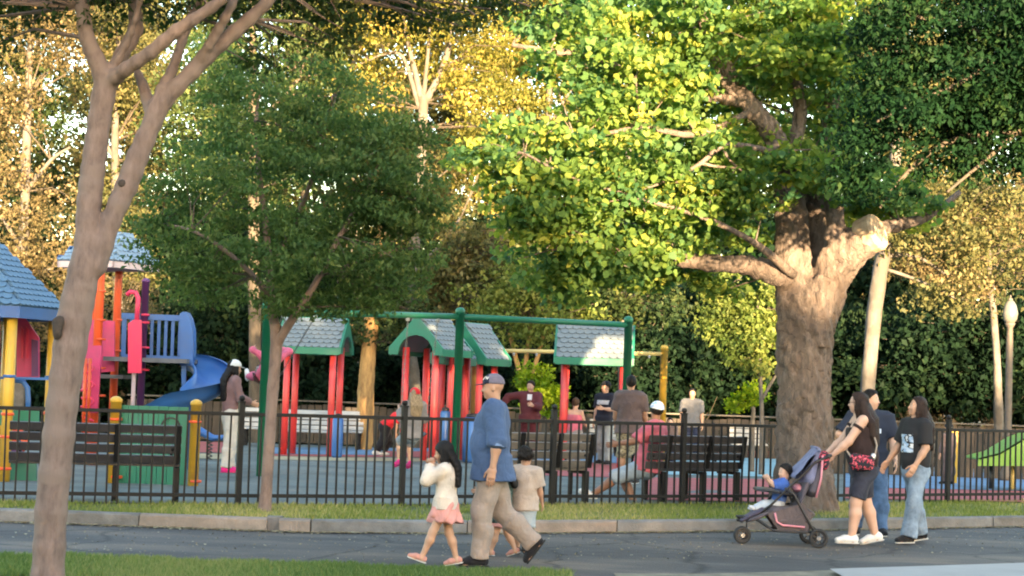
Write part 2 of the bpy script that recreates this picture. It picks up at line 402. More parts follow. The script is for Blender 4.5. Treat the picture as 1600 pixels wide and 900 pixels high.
strip('dirt_margin', [(x, lerp_line(NEAR, x) - 0.6, 0.008) for x in xs], [(x, lerp_line(NEAR, x) + 0.10 + 0.05 * math.sin(x * 2.3), 0.008) for x in xs], M('margin_dirt', (0.2, 0.17, 0.12), 0.95, 0.3, 3, 0.5, 40))
strip('near_lawn_beyond', [(x, -3, -0.004) for x in (1.0, 50)], [(1.0, 15.6, -0.004), (50, 43, -0.004)], M_TURF)
# verge between kerb and fence, then the rubber playground that falls away gently
xs = list(np.linspace(-60, 50, 90))
strip('verge', [(x, lerp_line(KERB, x) + 0.12, 0.118) for x in xs], [(x, lerp_line(FENCE, x) + 0.25 if -14 < x < 11 else lerp_line(KERB, x) + 3, 0.118) for x in xs], M_TURF)
px_ = list(np.linspace(-16, 12, 29)); rows = []
for t in np.linspace(0, 1, 9):
    rows.append([(x, (lerp_line(FENCE, x) + 0.12) * (1 - t) + 45.5 * t) for x in px_])
pv = [(x, y, gz(y)) for r in rows for x, y in r]
pf = [(r * 29 + i, r * 29 + i + 1, r * 29 + 30 + i, r * 29 + 29 + i) for r in range(8) for i in range(28)]
o = link('playground_surface', raw_mesh('playground_surface', pv, pf), None, M_RUB); o['kind'] = 'structure'
lift = [0.004]
def patch(name, pts, mat):                            # a coloured field of the rubber floor, outline in photo pixels
    P = []
    for i in range(len(pts)):
        a, b = pts[i], pts[(i + 1) % len(pts)]
        for t in (0, 0.25, 0.5, 0.75): P.append(GP(a[0] + (b[0] - a[0]) * t, a[1] + (b[1] - a[1]) * t))
    lift[0] += 0.0008
    V = [(p.x, p.y, gz(p.y) + lift[0]) for p in P]
    c = np.mean(V, axis=0); V.append(tuple(c)); n = len(P)
    o = link(name, raw_mesh(name, V, [(i, (i + 1) % n, n) for i in range(n)]), None, mat); o['kind'] = 'structure'
patch('rubber_field', [(420, 699), (560, 700), (560, 711), (420, 709)], M_RUBB)
patch('rubber_field', [(560, 700), (780, 701), (780, 716), (560, 711)], M_RUBB)
patch('rubber_field', [(415, 709.5), (600, 711.5), (600, 714.5), (415, 712.5)], M_RUBR)
patch('rubber_field', [(415, 713), (700, 717), (700, 722), (415, 719)], M_RUBY)
patch('rubber_field', [(600, 705), (700, 706), (710, 716), (600, 714)], M_RUBR)
patch('rubber_field', [(300, 690), (352, 691), (352, 708), (300, 707)], M_RUBR)
patch('rubber_field', [(300, 709), (352, 710), (352, 718), (300, 717)], M_RUBY)
patch('rubber_field', [(780, 702), (965, 704), (965, 724), (780, 720)], M_RUBB)
patch('rubber_field', [(830, 721), (965, 725), (965, 747), (830, 743)], M_RUBR)
patch('rubber_field', [(1020, 700), (1215, 704), (1215, 716), (1020, 711)], M_RUBR)
patch('rubber_field', [(1030, 714), (1215, 717), (1215, 746), (1030, 742)], M_RUBL)
patch('rubber_field', [(1010, 747), (1215, 750), (1215, 786), (1010, 782)], M_RUBR)
patch('rubber_field', [(1320, 735), (1620, 741), (1620, 768), (1320, 762)], M_RUBB)
patch('rubber_field', [(1320, 763), (1620, 769), (1620, 786), (1320, 780)], M_RUBR)
# kerb stones
kerb = thing('kerb', None, None); kerb['kind'] = 'structure'
rng = random.Random(5)
def kerb_piece(x0, x1, mat, h=0.135):
    n = 13; A = [(x0 + (x1 - x0) * i / (n - 1)) for i in range(n)]; V = []
    for x in A:
        y = lerp_line(KERB, x)
        V += [(x, y + rng.uniform(-.008, .008), -0.05), (x, y + 0.014 + rng.uniform(-.006, .006), h - 0.018 + rng.uniform(-.006, .003)), (x, y + 0.036, h + rng.uniform(-.006, .002)), (x, y + 0.17, h), (x, y + 0.17, -0.05)]
    Fc = [tuple(range(4, -1, -1)), tuple(range((n - 1) * 5, n * 5))]
    for i in range(n - 1):
        for k in range(5):
            k2 = (k + 1) % 5; Fc.append((i * 5 + k, i * 5 + k2, i * 5 + 5 + k2, i * 5 + 5 + k))
    Fc = [tuple(reversed(f)) for f in Fc]
    link('kerb_stone', raw_mesh('kerb_stone', V, Fc), kerb, mat)
cuts = [-30, -24, -18, -13, -10.2, -7.8, -5.45, -3.9, -2.53]
for a, b in zip(cuts, cuts[1:]): kerb_piece(a + 0.006, b - 0.006, M_CONC2 if b == -2.53 else M_CONC)
kerb_piece(-2.40, -2.07, M_CONC2)
MB().box((-2.465, 19.42, 0.05), (.16, .14, .2)).build('kerb_inlet', M_CONC, kerb)
cuts = [-2.06, -0.4, 1.3, 2.9, 4.6, 6.4, 8.2, 10.5, 14, 20]
for i, (a, b) in enumerate(zip(cuts, cuts[1:])): kerb_piece(a + 0.006, b - 0.006, M_CONC2 if i in (1,) else M_CONC)
# grass: blades nobody could count
def blades(name, pts, hmin, hmax, mat, seed, label):
    rg = np.random.default_rng(seed); n = len(pts); pts = np.asarray(pts)
    a = rg.uniform(0, 2 * np.pi, n); hh = rg.uniform(hmin, hmax, n); w = rg.uniform(0.004, 0.009, n)
    dx, dy = np.cos(a) * w, np.sin(a) * w; lx, ly = rg.normal(0, 0.4, n) * hh, rg.normal(0, 0.4, n) * hh
    V = np.empty((n, 3, 3)); V[:, 0] = pts - np.stack([dx, dy, dx * 0], 1); V[:, 1] = pts + np.stack([dx, dy, dx * 0], 1); V[:, 2] = pts + np.stack([lx, ly, hh], 1)
    me = raw_mesh(name, V.reshape(-1, 3), np.arange(n * 3).reshape(n, 3))
    t = me.attributes.new('tone', 'FLOAT', 'FACE'); t.data.foreach_set('value', np.clip(0.5 + 0.25 * np.sin(pts[:, 0] * 1.7) + rg.normal(0, 0.28, n), 0, 1).astype(np.float32))
    o = link(name, me, None, mat); tag(o, label, 'grass', kind='stuff'); return o
M_BL1 = leaf_mat('verge_blades', (0.12, 0.17, 0.04), (0.25, 0.27, 0.07), (0.45, 0.38, 0.17), 0.35)
M_BL2 = leaf_mat('lawn_blades', (0.075, 0.13, 0.035), (0.145, 0.205, 0.06), (0.26, 0.26, 0.10), 0.35)
rg = np.random.default_rng(3)
x = rg.uniform(-7, 8.5, 52000); yk = np.array([lerp_line(KERB, q) for q in x]); yf = np.array([lerp_line(FENCE, q) for q in x])
u = rg.uniform(0, 1, len(x)) ; y = yk + 0.16 + (yf + 0.12 - yk - 0.16) * u
dens = 0.5 + 0.5 * np.sin(x * 2.3 + 1.1 * np.sin(y * 3)) * np.sin(x * 0.7 + 2); keep = rg.uniform(0, 1, len(x)) < 0.15 + 0.85 * dens
blades('verge_grass', np.stack([x, y, np.full(len(x), 0.118)], 1)[keep], 0.02, 0.07, M_BL1, 4, 'patchy dry green grass on the verge between kerb and fence')
x = rg.uniform(-5.5, 0.6, 56000); yn = np.array([lerp_line(NEAR, q) for q in x]) - 0.12 + 0.05 * np.sin(x * 3.1) + 0.05 * np.sin(x * 7.7) + 0.05 * np.sin(x * 23) + 0.03 * np.sin(x * 51)
y = yn - rg.uniform(0, 1, len(x)) ** 1.3 * 1.6 + np.abs(rg.normal(0, .03, len(x)))
blades('lawn_grass', np.stack([x, y, np.full(len(x), 0.02)], 1), 0.025, 0.07, M_BL2, 5, 'short mown green lawn along the near edge of the path')
# weeds and litter of dry leaves along the kerb foot
n = 5200; x = rg.uniform(-6.5, 7.5, n); yk = np.array([lerp_line(KERB, q) for q in x])
far = rg.uniform(0, 1, n) < 0.3
y = yk - np.abs(rg.normal(0, 0.09, n)) - 0.01 - np.where(far, rg.uniform(0, 3.2, n), 0)
a = rg.uniform(0, 6.28, n); s_ = np.where(far, rg.uniform(0.006, 0.02, n), rg.uniform(0.01, 0.038, n)); V = np.empty((n, 4, 3))
for k, (du, dv) in enumerate(((-1, 0), (0, -.5), (1, 0), (0, .5))):
    V[:, k, 0] = x + s_ * (du * np.cos(a) - dv * np.sin(a)); V[:, k, 1] = y + s_ * (du * np.sin(a) + dv * np.cos(a)); V[:, k, 2] = 0.006 + rg.uniform(0, 0.012, n)
me = raw_mesh('fallen_leaves', V.reshape(-1, 3), np.arange(n * 4).reshape(n, 4)); t = me.attributes.new('tone', 'FLOAT', 'FACE'); t.data.foreach_set('value', rg.uniform(0, 1, n).astype(np.float32))
tag(link('fallen_leaves', me, None, leaf_mat('dry_leaf', (0.16, 0.1, 0.05), (0.3, 0.24, 0.13), (0.42, 0.38, 0.26), 0.1)), 'dry leaves and grit scattered on the path along the kerb', 'leaf litter', kind='stuff')
# ------------------------------------------------------------------ trees
def leaves(name, C, size, mat, parent, seed, aspect=0.55, spread=None, tone=None, droop=0.25, up=0.5, lobed=False):
    """C: (N,3) leaf positions in world space; one folded four-cornered blade per leaf"""
    rg = np.random.default_rng(seed); n = len(C)
    a = rg.normal(size=(n, 3)); a[:, 2] -= droop * 2; a /= np.linalg.norm(a, axis=1)[:, None]
    nn = rg.normal(size=(n, 3)); nn[:, 2] += up * 2.4; nn[:, 1] -= 0.25
    s = np.cross(a, nn); s /= np.linalg.norm(s, axis=1)[:, None] + 1e-9; nn = np.cross(s, a)
    L = (size * rg.uniform(0.6, 1.35, n))[:, None]; W = L * aspect * 0.5
    m = 6 if lobed else 4; V = np.empty((n, m, 3))
    if lobed:
        V[:, 0] = C - a * L * 0.5; V[:, 3] = C + a * L * 0.55 - nn * L * 0.12
        for k, sg in ((1, 1), (5, -1)): V[:, k] = C - a * L * 0.28 * rg.uniform(.5, 1.3, (n, 1)) + s * W * sg * 1.05 + nn * L * 0.08
        for k, sg in ((2, 1), (4, -1)): V[:, k] = C + a * L * 0.22 * rg.uniform(.5, 1.3, (n, 1)) + s * W * sg * 0.85 * rg.uniform(.7, 1.2, (n, 1)) + nn * L * 0.03
    else:
        V[:, 0] = C - a * L * 0.5; V[:, 2] = C + a * L * 0.5 - nn * L * 0.12
        V[:, 1] = C + s * W + nn * L * 0.10 - a * L * .05; V[:, 3] = C - s * W + nn * L * 0.10 - a * L * .05
    V -= np.array(parent.location)
    me = raw_mesh(name, V.reshape(-1, 3), np.arange(n * m).reshape(n, m))
    t = me.attributes.new('tone', 'FLOAT', 'FACE')
    tv = rg.uniform(0, 1, n) if tone is None else np.clip(tone + rg.normal(0, 0.16, n), 0, 1)
    t.data.foreach_set('value', tv.astype(np.float32))
    return link(name, me, parent, mat)
def LB(px, py, depth, wpx, hpx, ry=None):            # a crown lobe: pixel centre, half sizes in pixels, half depth in metres
    s = S(depth); rx = wpx / s
    return (np.array(D(px, py, depth)), np.array([rx, ry if ry else min(rx, 2.2), hpx / s]))
def clumps(lobes, n, rg, shell=0.45):
    w = np.array([l[1].prod() ** 0.75 for l in lobes]); w /= w.sum(); out = []
    for (c, r), k in zip(lobes, np.maximum(1, (w * n).astype(int))):
        d = rg.normal(size=(k, 3)); d /= np.linalg.norm(d, axis=1)[:, None]
        q = rg.uniform(shell ** 3, 1, k) ** (1 / 3) * np.where(rg.uniform(0, 1, k) < .18, rg.uniform(1, 1.3, k), 1)
        out.append(c + d * q[:, None] * r)
    return np.concatenate(out)
def crown(parent, lobes, ncl, per, size, mat, seed, clump_r=0.35, flat=0.55, aspect=0.55, limbs=None, bark=None, shell=0.3, up=0.5, name='crown', droop=0.25, lobed=False, tw=260):
    rg = np.random.default_rng(seed); cc = clumps(lobes, ncl, rg, shell); m = len(cc)
    cr_ = clump_r * rg.uniform(0.5, 1.5, m); k = np.maximum(3, (per * (cr_ / clump_r) ** 2 * rg.uniform(0.5, 1.3, m)).astype(int))
    idx = np.repeat(np.arange(m), k); n = len(idx)
    d = rg.normal(size=(n, 3)); d /= np.linalg.norm(d, axis=1)[:, None]; q = rg.uniform(0, 1, n) ** 0.5
    off = d * (q * cr_[idx])[:, None]; off[:, 2] *= flat
    C = cc[idx] + off
    tone = np.clip(rg.normal(0.42, 0.22, m), 0, 1)[idx]
    leaves(name, C, size, mat, parent, seed + 1, aspect, tone=tone, up=up, droop=droop, lobed=lobed)
    if limbs is not None and bark is not None:
        nodes = np.array([p[:3] for L in limbs for p in L]); nr = np.array([p[3] for L in limbs for p in L]); mb = MB(parent.location)
        for c in cc[::max(1, m // tw)]:
            j = np.argmin(np.linalg.norm(nodes - c, axis=1) + np.where(nodes[:, 2] > c[2] + 0.3, 1.0, 0)); a = Vector(nodes[j]); b = Vector(c)
            if (b - a).length > 4.5: continue
            mid = (a + b) / 2 + Vector((0, 0, 0.08 * (b - a).length)) + Vector(rg.normal(0, 0.06, 3)) * (b - a).length
            r0 = min(nr[j] * 0.6, 0.010 * (b - a).length + 0.006); mb.tube([a, mid, b], [r0, r0 * 0.65, r0 * 0.3], 4, cap=False)
        if mb.v: mb.build('twigs', bark, parent)['kind'] = 'stuff'
def limb_pts(pts, depth, s_override=None):           # (px, py, radius px[, depth offset]) -> world polyline with radii
    s = S(depth); return [(*D(p[0], p[1], depth + (p[3] if len(p) > 3 else 0)), p[2] / s) for p in pts]
def smooth_line(P, sub=4):                           # Catmull-Rom
    P = [np.array(p, float) for p in P]; out = []
    for i in range(len(P) - 1):
        p0, p1, p2, p3 = P[max(i - 1, 0)], P[i], P[i + 1], P[min(i + 2, len(P) - 1)]
        for k in range(sub):
            t = k / sub; out.append(0.5 * ((2 * p1) + (-p0 + p2) * t + (2 * p0 - 5 * p1 + 4 * p2 - p3) * t * t + (-p0 + 3 * p1 - 3 * p2 + p3) * t ** 3))
    out.append(P[-1]); return out
def limbs_mesh(name, limbs, mat, parent, n=10, rough=0.06, seed=0, sub=4):
    rg = np.random.default_rng(seed); mb = MB(parent.location)
    for L in limbs:
        Q = smooth_line(L, sub); b = len(mb.v)
        mb.tube([q[:3] for q in Q], [max(q[3], 0.003) for q in Q], n)
        for i in range(b, len(mb.v)):
            r = Q[min((i - b) // n, len(Q) - 1)][3]; mb.v[i] += Vector(rg.normal(0, 1, 3)) * r * rough
    return mb.build(name, mat, parent, smooth=True)

B_CRAPE = bark_mat('crape_bark', (0.11, 0.074, 0.063), (0.24, 0.163, 0.14), 9, (1.6, 1.6, 0.5), 0.6, patches=(0.2, 0.14, 0.12))
B_BIG = bark_mat('big_bark', (0.06, 0.047, 0.042), (0.225, 0.17, 0.143), 9, (1.6, 1.6, 0.5), 1.5, patches=(0.15, 0.11, 0.092), plates=13.0)
B_PALE = bark_mat('pale_bark', (0.055, 0.047, 0.041), (0.14, 0.124, 0.108), 3, (1.5, 1.5, 0.7), 0.8, patches=(0.08, 0.068, 0.056))
B_DARK = bark_mat('dark_bark', (0.04, 0.032, 0.025), (0.11, 0.085, 0.06), 6, (2.5, 2.5, 0.6), 0.7)
B_GOLD = bark_mat('gold_bark', (0.16, 0.08, 0.03), (0.5, 0.29, 0.1), 5, (2, 2, 0.6), 0.6)
L_CRAPE = leaf_mat('crape_leaves', (0.018, 0.038, 0.012), (0.04, 0.07, 0.02), (0.10, 0.09, 0.03))
L_MYRT = leaf_mat('myrtle_leaves', (0.05, 0.10, 0.034), (0.105, 0.17, 0.052), (0.2, 0.23, 0.075), 0.5)
L_BIG = leaf_mat('plane_leaves', (0.06, 0.14, 0.055), (0.165, 0.255, 0.055), (0.43, 0.43, 0.09), 0.55)
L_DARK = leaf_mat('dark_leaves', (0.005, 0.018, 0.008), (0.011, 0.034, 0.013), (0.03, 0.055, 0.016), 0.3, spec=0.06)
L_TAN = leaf_mat('tan_leaves', (0.08, 0.07, 0.032), (0.175, 0.135, 0.065), (0.28, 0.205, 0.115), 0.45)
L_OLIVE = leaf_mat('olive_leaves', (0.055, 0.068, 0.028), (0.125, 0.12, 0.045), (0.22, 0.175, 0.08), 0.4)
L_YEL = leaf_mat('yellow_leaves', (0.09, 0.10, 0.025), (0.21, 0.195, 0.04), (0.36, 0.27, 0.075), 0.45)
L_HEDGE_SHADED = leaf_mat('shaded_hedge_leaves', (0.006, 0.015, 0.009), (0.013, 0.029, 0.015), (0.028, 0.048, 0.021), 0.3, spec=0.04)  # near-black hedge tone: canopy shade put into the leaf colour
L_MID = leaf_mat('mid_leaves', (0.022, 0.042, 0.015), (0.046, 0.07, 0.022), (0.10, 0.11, 0.036), 0.4)
L_MID2 = leaf_mat('mid_green_leaves', (0.035, 0.062, 0.022), (0.075, 0.11, 0.035), (0.16, 0.17, 0.055), 0.45)
L_SPR = leaf_mat('spring_leaves', (0.085, 0.13, 0.03), (0.17, 0.21, 0.05), (0.3, 0.29, 0.08), 0.45)
L_LIME = leaf_mat('lime_leaves', (0.12, 0.22, 0.015), (0.30, 0.38, 0.02), (0.5, 0.5, 0.05), 0.5)

# --- near crape myrtle with the two pale stems, by the path
dn = G(78, 925).y
t = thing('crape_myrtle', 'smooth pale forked trunk of the crape myrtle on the near lawn', 'tree', (*G(78, 925).xy, 0.0))
limbs = [limb_pts(l, dn) for l in (
    [(68, 950, 30), (74, 900, 26), (80, 800, 25), (92, 680, 25.5), (103, 590, 26), (115, 500, 27.5), (125, 450, 26), (134, 405, 25)],
    [(136, 410, 23), (138, 342, 20.5), (142, 290, 20), (148, 240, 19.5), (155, 190, 19), (166, 125, 19.5)],
    [(166, 130, 17), (150, 92, 15, -.05), (136, 60, 13, -.1), (128, 10, 12, -.15), (118, -60, 10, -.2), (100, -160, 7)],
    [(168, 130, 15), (190, 85, 12, .1), (212, 45, 12, .2), (208, 0, 11, .3), (200, -80, 9, .4)],
    [(172, 128, 14), (196, 108, 12, -.15), (235, 82, 11.5, -.25), (275, 48, 11.5, -.3), (330, 12, 10, -.35), (400, -40, 8, -.4), (480, -110, 5)],
    [(175, 110, 9), (197, 70, 7, -.1), (212, 30, 6.5, -.2), (222, -20, 6, -.3)],
    [(150, 415, 19), (173, 345, 17), (197, 292, 17.5), (215, 245, 17), (238, 192, 16), (256, 158, 15), (300, 112, 13.5), (345, 68, 12.5), (390, 30, 11), (440, -20, 8), (500, -100, 5)],
    [(240, 178, 14), (230, 155, 11, .1), (222, 130, 9, .15), (212, 108, 6, .2)],
    [(240, 180, 13), (252, 140, 10), (268, 112, 9, .1), (284, 66, 8, .15), (300, 25, 7, .2), (330, -30, 5, .3)],
    [(312, 98, 11), (326, 72, 8, -.1), (342, 45, 8, -.15), (362, 8, 7, -.2), (390, -50, 5)])]
prims = []
for L_ in limbs:
    Q_ = smooth_line(L_, 2)
    for a_, b_ in zip(Q_, Q_[1:]): prims.append(pr(a_[:3] - np.array(t.location), b_[:3] - np.array(t.location), max(float(a_[3]) - .011, .012), max(float(b_[3]) - .011, .012), k=0.03))
V, Q = sdf_mesh(prims, 0.017, wrinkle=0.004, wfreq=9, wdir=(1, 1, .3), seed=8); link('trunk', raw_mesh('trunk', V, Q, True), t, B_CRAPE)
sp_ = S(dn); mb = MB(t.location)
kn = D(101, 512, dn); M_KN = M('knot', (0.05, 0.035, 0.028), 0.9, 0.3, 20)
sdf_obj('knot_hole', [ell(np.array(kn + Vector((-.03, -0.128, 0)) - t.location), (.032, .025, .07)), ell(np.array(kn + Vector((-.01, -0.13, .05)) - t.location), (.022, .02, .035))], .008, M_KN, t, wrinkle=.006, wfreq=60)
kn = D(194, 288, dn); mb.lathe([(0.001, .012), (.022, .008), (.03, 0), (.026, -.03)], kn + Vector((0, -0.085, 0)), 8, Matrix.Rotation(rad(85), 3, 'X'))
mb.build('knot_hole', M_KN, t)
crown(t, [LB(120, -190, dn, 330, 150, 1.4), LB(300, -60, dn, 190, 70, 1.2), LB(470, -40, dn + .5, 130, 80, 1.0), LB(90, 0, dn, 90, 45, .8), LB(-60, -60, dn, 120, 130, 1.2), LB(690, -35, dn + .8, 190, 62, 1.0), LB(500, 40, dn + .6, 60, 45, .5), LB(640, 12, dn + .8, 140, 30, .5), LB(780, 15, dn + .8, 80, 35, .5), LB(420, 60, dn + .5, 60, 45, .5), LB(250, 0, dn + .3, 120, 40, .6)], 400, 58, 0.062, L_CRAPE, 11, 0.22, 0.6, 0.5, limbs, B_CRAPE)
# --- small dark green crape myrtle planted on the verge
pb = G(414, 797, 0.13); ds = pb.y
t = thing('young_tree', 'slim grey trunk and dense dark green crown planted on the verge', 'tree', (*pb.xy, 0.118))
limbs = [limb_pts(l, ds) for l in (
    [(412, 806, 13), (415, 780, 10), (419, 720, 9.2), (424, 640, 9), (429, 575, 9.2), (432, 535, 10), (430, 505, 9)],
    [(430, 515, 8), (424, 470, 7), (420, 410, 6), (414, 340, 5), (405, 270, 4), (400, 190, 3), (410, 120, 2)],
    [(432, 540, 7.5), (448, 512, 7, -.1), (470, 480, 6, -.2), (500, 430, 5, -.3), (530, 370, 4, -.3), (570, 300, 3), (600, 230, 2)],
    [(424, 470, 5), (395, 430, 4, -.3), (350, 390, 3.5, -.5), (300, 360, 2.5, -.6), (250, 350, 2)],
    [(422, 430, 5), (450, 370, 4, .3), (480, 300, 3.5, .4), (505, 220, 3, .5), (520, 150, 2)],
    [(500, 430, 4), (560, 410, 3, .3), (620, 390, 2, .4)])]
limbs_mesh('trunk', limbs, B_CRAPE, t, 10, 0.03, 2)
crown(t, [LB(310, 365, ds, 100, 95, .9), LB(440, 405, ds - .2, 130, 85, 1.1), LB(575, 385, ds, 105, 100, 1.0), LB(450, 285, ds, 190, 105, 1.3), LB(590, 265, ds, 105, 90, 1.0), LB(430, 175, ds, 110, 90, 1.0), LB(275, 310, ds, 50, 50, .6), LB(540, 170, ds, 90, 70, .8), LB(300, 440, ds, 65, 35, .5), LB(620, 320, ds, 75, 50, .6), LB(520, 470, ds, 70, 28, .5), LB(440, 468, ds - .2, 70, 30, .5), LB(655, 300, ds, 55, 50, .6), LB(650, 420, ds, 45, 30, .5), LB(640, 220, ds, 50, 40, .6), LB(350, 110, ds, 60, 50, .6)], 680, 62, 0.07, L_MYRT, 21, 0.26, 0.36, 0.45, limbs, B_DARK, tw=110)
# --- the great old tree by the fence
pb = G(1256, 796, 0.13); db = pb.y; s_ = S(db)
t = thing('old_plane_tree', 'massive old tree with sawn limb stubs and sunlit broad leaves beside the fence', 'tree', (*pb.xy, 0.118))
def bp_(px, py, r, dd=0.0): return (np.array(D(px, py, db + dd)) - np.array(t.location), r / s_)
prims = []
def chain(pts, k=0.045):
    P = [bp_(*p) for p in pts]
    for (a, ra), (b, rb) in zip(P, P[1:]): prims.append(pr(a, b, ra - .026, rb - .026, k=k))
chain([(1255, 812, 52), (1255, 785, 45), (1255, 740, 41), (1256, 650, 39.5), (1257, 560, 40), (1260, 500, 43), (1263, 470, 45)], .06)
chain([(1246, 475, 34), (1240, 410, 28), (1237, 340, 25), (1233, 290, 23, .1), (1232, 245, 21, .1)])
chain([(1280, 490, 30), (1303, 428, 28, -.15), (1326, 396, 28, -.3), (1345, 378, 28, -.4)])
chain([(1312, 405, 16, -.3), (1306, 370, 15, -.4), (1304, 342, 13, -.4), (1311, 326, 7, -.4)])
chain([(1335, 380, 15, -.1), (1370, 358, 13, 0), (1408, 350, 11, .1)])
chain([(1262, 440, 24, .25), (1270, 380, 22, .35), (1278, 310, 19, .4), (1290, 230, 16, .5)])
chain([(1240, 440, 22, -.1), (1205, 424, 18, -.25), (1165, 414, 15, -.3), (1110, 411, 13, -.3), (1050, 404, 11, -.3)])
chain([(1233, 260, 20, 0), (1205, 205, 16, -.1), (1178, 172, 15, -.2), (1152, 142, 13, -.2), (1120, 78, 11, -.2), (1090, 15, 10, -.2)])
chain([(1155, 155, 12, -.2), (1110, 150, 10, -.3), (1072, 150, 9, -.3)])
for i in range(7):
    a = i * 0.9 + 0.3; prims.append(pr((0.28 * math.cos(a), 0.28 * math.sin(a), 0.4), (0.40 * math.cos(a), 0.40 * math.sin(a), -0.05), 0.06, 0.08, k=0.15))
rg = random.Random(4)
for i in range(12):                                   # burls and ridges
    z = rg.uniform(0.3, 3.0); a = rg.uniform(0, 6.28); prims.append(ell((0.33 * math.cos(a), 0.33 * math.sin(a), z), (0.035, 0.035, rg.uniform(.2, .5)), 0.12))
cut = bp_(1352, 370, 25, -.4)[0]
V, Q = sdf_mesh(prims, 0.027, wrinkle=0.019, wfreq=34, wdir=(1.2, 1.2, 0.3), seed=3, clips=[])
link('trunk', raw_mesh('trunk', V, Q, True), t, B_BIG)
mb = MB(); ax = Vector((0.75, -0.55, 0.35)).normalized(); qr = Vector((0, 0, 1)).rotation_difference(ax).to_matrix()
mb.lathe([(0.18, -.16), (.245, -.10), (.255, .12), (.235, .15), (.22, .142), (0.12, .155), (.001, .16)], Vector(cut) + ax * 0.05, 18, qr)
mb.build('sawn_stub', bark_mat('cut_wood', (0.3, 0.19, 0.11), (0.55, 0.4, 0.26), 12, (1, 1, 1), 0.5), t, smooth=False)
limbs = [limb_pts(l, db) for l in (
    [(1290, 240, 15, .5), (1300, 160, 12, .6), (1308, 80, 10, .6), (1315, 0, 8, .6), (1330, -100, 5)],
    [(1092, 20, 9, -.2), (1070, -40, 7), (1040, -110, 5)], [(1050, 404, 10, -.3), (990, 398, 7, -.3), (930, 385, 5, -.4), (880, 360, 3, -.5)],
    [(1408, 350, 10, .1), (1450, 338, 7, .2), (1500, 300, 4, .3)], [(1072, 150, 9, -.3), (1010, 135, 7, -.4), (940, 92, 6, -.5), (860, 80, 5, -.5), (800, 70, 3, -.6)],
    [(1215, 222, 7, -.3), (1203, 236, 5.5, -.5), (1175, 230, 5, -.6), (1130, 228, 4.5, -.7), (1095, 255, 3.5, -.8), (1050, 280, 2.5, -.8), (990, 300, 1.5, -.8)],
    [(1095, 255, 3, -.8), (1120, 260, 2, -.8), (1150, 262, 1.2, -.9)], [(1130, 228, 3, -.7), (1140, 250, 2, -.8), (1170, 275, 1.2, -.8)],
    [(1232, 250, 14, .1), (1250, 180, 11, .2), (1240, 100, 9, .2), (1235, 20, 7, .2), (1230, -70, 5)],
    [(1160, 160, 5, -.2), (1130, 130, 4, -.4), (1100, 60, 3, -.5), (1060, 20, 2)], [(1240, 430, 8, -.3), (1180, 380, 5, -.8), (1100, 340, 4, -1.0), (1000, 310, 3, -1.1), (900, 280, 2, -1.1), (820, 240, 2, -1)],
    [(1240, 300, 8, .4), (1150, 330, 6, .9), (1050, 350, 4, 1.3), (950, 350, 3, 1.4)], [(1178, 172, 6, -.2), (1090, 210, 5, -.8), (1000, 200, 4, -1), (900, 220, 3, -1)])]
limbs_mesh('limbs', limbs, B_BIG, t, 8, 0.05, 6)
crown(t, [LB(1140, -60, db, 260, 110, 2.0), LB(1130, 70, db, 190, 85, 1.6), LB(1270, 70, db, 100, 85, 1.4), LB(990, 140, db - .4, 130, 80, 1.3), LB(1000, 240, db - .5, 160, 70, 1.3), LB(860, 235, db - .5, 110, 62, 1.0), LB(790, 225, db - .5, 60, 35, .6), LB(930, 330, db - .6, 130, 62, 1.1), LB(1090, 330, db, 110, 70, 1.3), LB(1290, 255, db - .5, 85, 45, .9), LB(1120, 220, db + .8, 120, 80, 1.0), LB(920, 60, db, 120, 70, 1.2), LB(960, 420, db + 1.0, 90, 28, .9), LB(1330, 160, db + .6, 70, 70, 1.0), LB(1235, 275, db - 1.0, 60, 34, .4), LB(1160, 350, db + .9, 60, 34, .5), LB(1300, 290, db - .9, 70, 20, .5), LB(1000, 430, db + .9, 80, 30, .5), LB(890, 420, db, 70, 40, .7), LB(870, 310, db - .6, 110, 60, .8), LB(1390, 300, db, 70, 36, .7), LB(770, 260, db - .5, 60, 45, .6), LB(1100, 430, db + .6, 80, 36, .6), LB(970, 395, db - .4, 110, 50, .7), LB(850, 365, db - .4, 80, 50, .7), LB(1150, 300, db - .7, 80, 45, .5), LB(900, 450, db, 60, 28, .5), LB(1340, 330, db + .5, 60, 26, .5), LB(1420, 330, db + .3, 50, 30, .5)], 1450, 36, 0.088, L_BIG, 31, 0.29, 0.36, 0.85, limbs, B_BIG, shell=0.2, lobed=True, up=0.75)
# --- dark overhanging tree at the right; its trunk stands beyond the frame
dd = 19.5; p0 = D(1830, 700, dd)
t = thing('overhanging_tree', 'dark shaded boughs hanging over the path beside the old tree', 'tree', (p0.x, p0.y, 0.0))
limbs = [limb_pts(l, dd) for l in (
    [(1830, 850, 40), (1828, 700, 34), (1822, 500, 30), (1815, 300, 28), (1800, 150, 24), (1790, 0, 20), (1780, -150, 14)],
    [(1815, 280, 16), (1740, 230, 12), (1660, 208, 9), (1590, 205, 7), (1510, 213, 5), (1450, 240, 4), (1400, 290, 3), (1375, 325, 2)],
    [(1800, 150, 15), (1700, 110, 11), (1600, 80, 8), (1500, 40, 6), (1400, 20, 4)], [(1790, 0, 14), (1700, -40, 10), (1600, -60, 7), (1480, -60, 5)],
    [(1590, 205, 5), (1540, 250, 3, -.3), (1480, 300, 2, -.5)], [(1560, 90, 5), (1500, 130, 4, -.3), (1430, 160, 3, -.5), (1370, 190, 2, -.6)])]
limbs_mesh('trunk', limbs, B_DARK, t, 10, 0.04, 7)
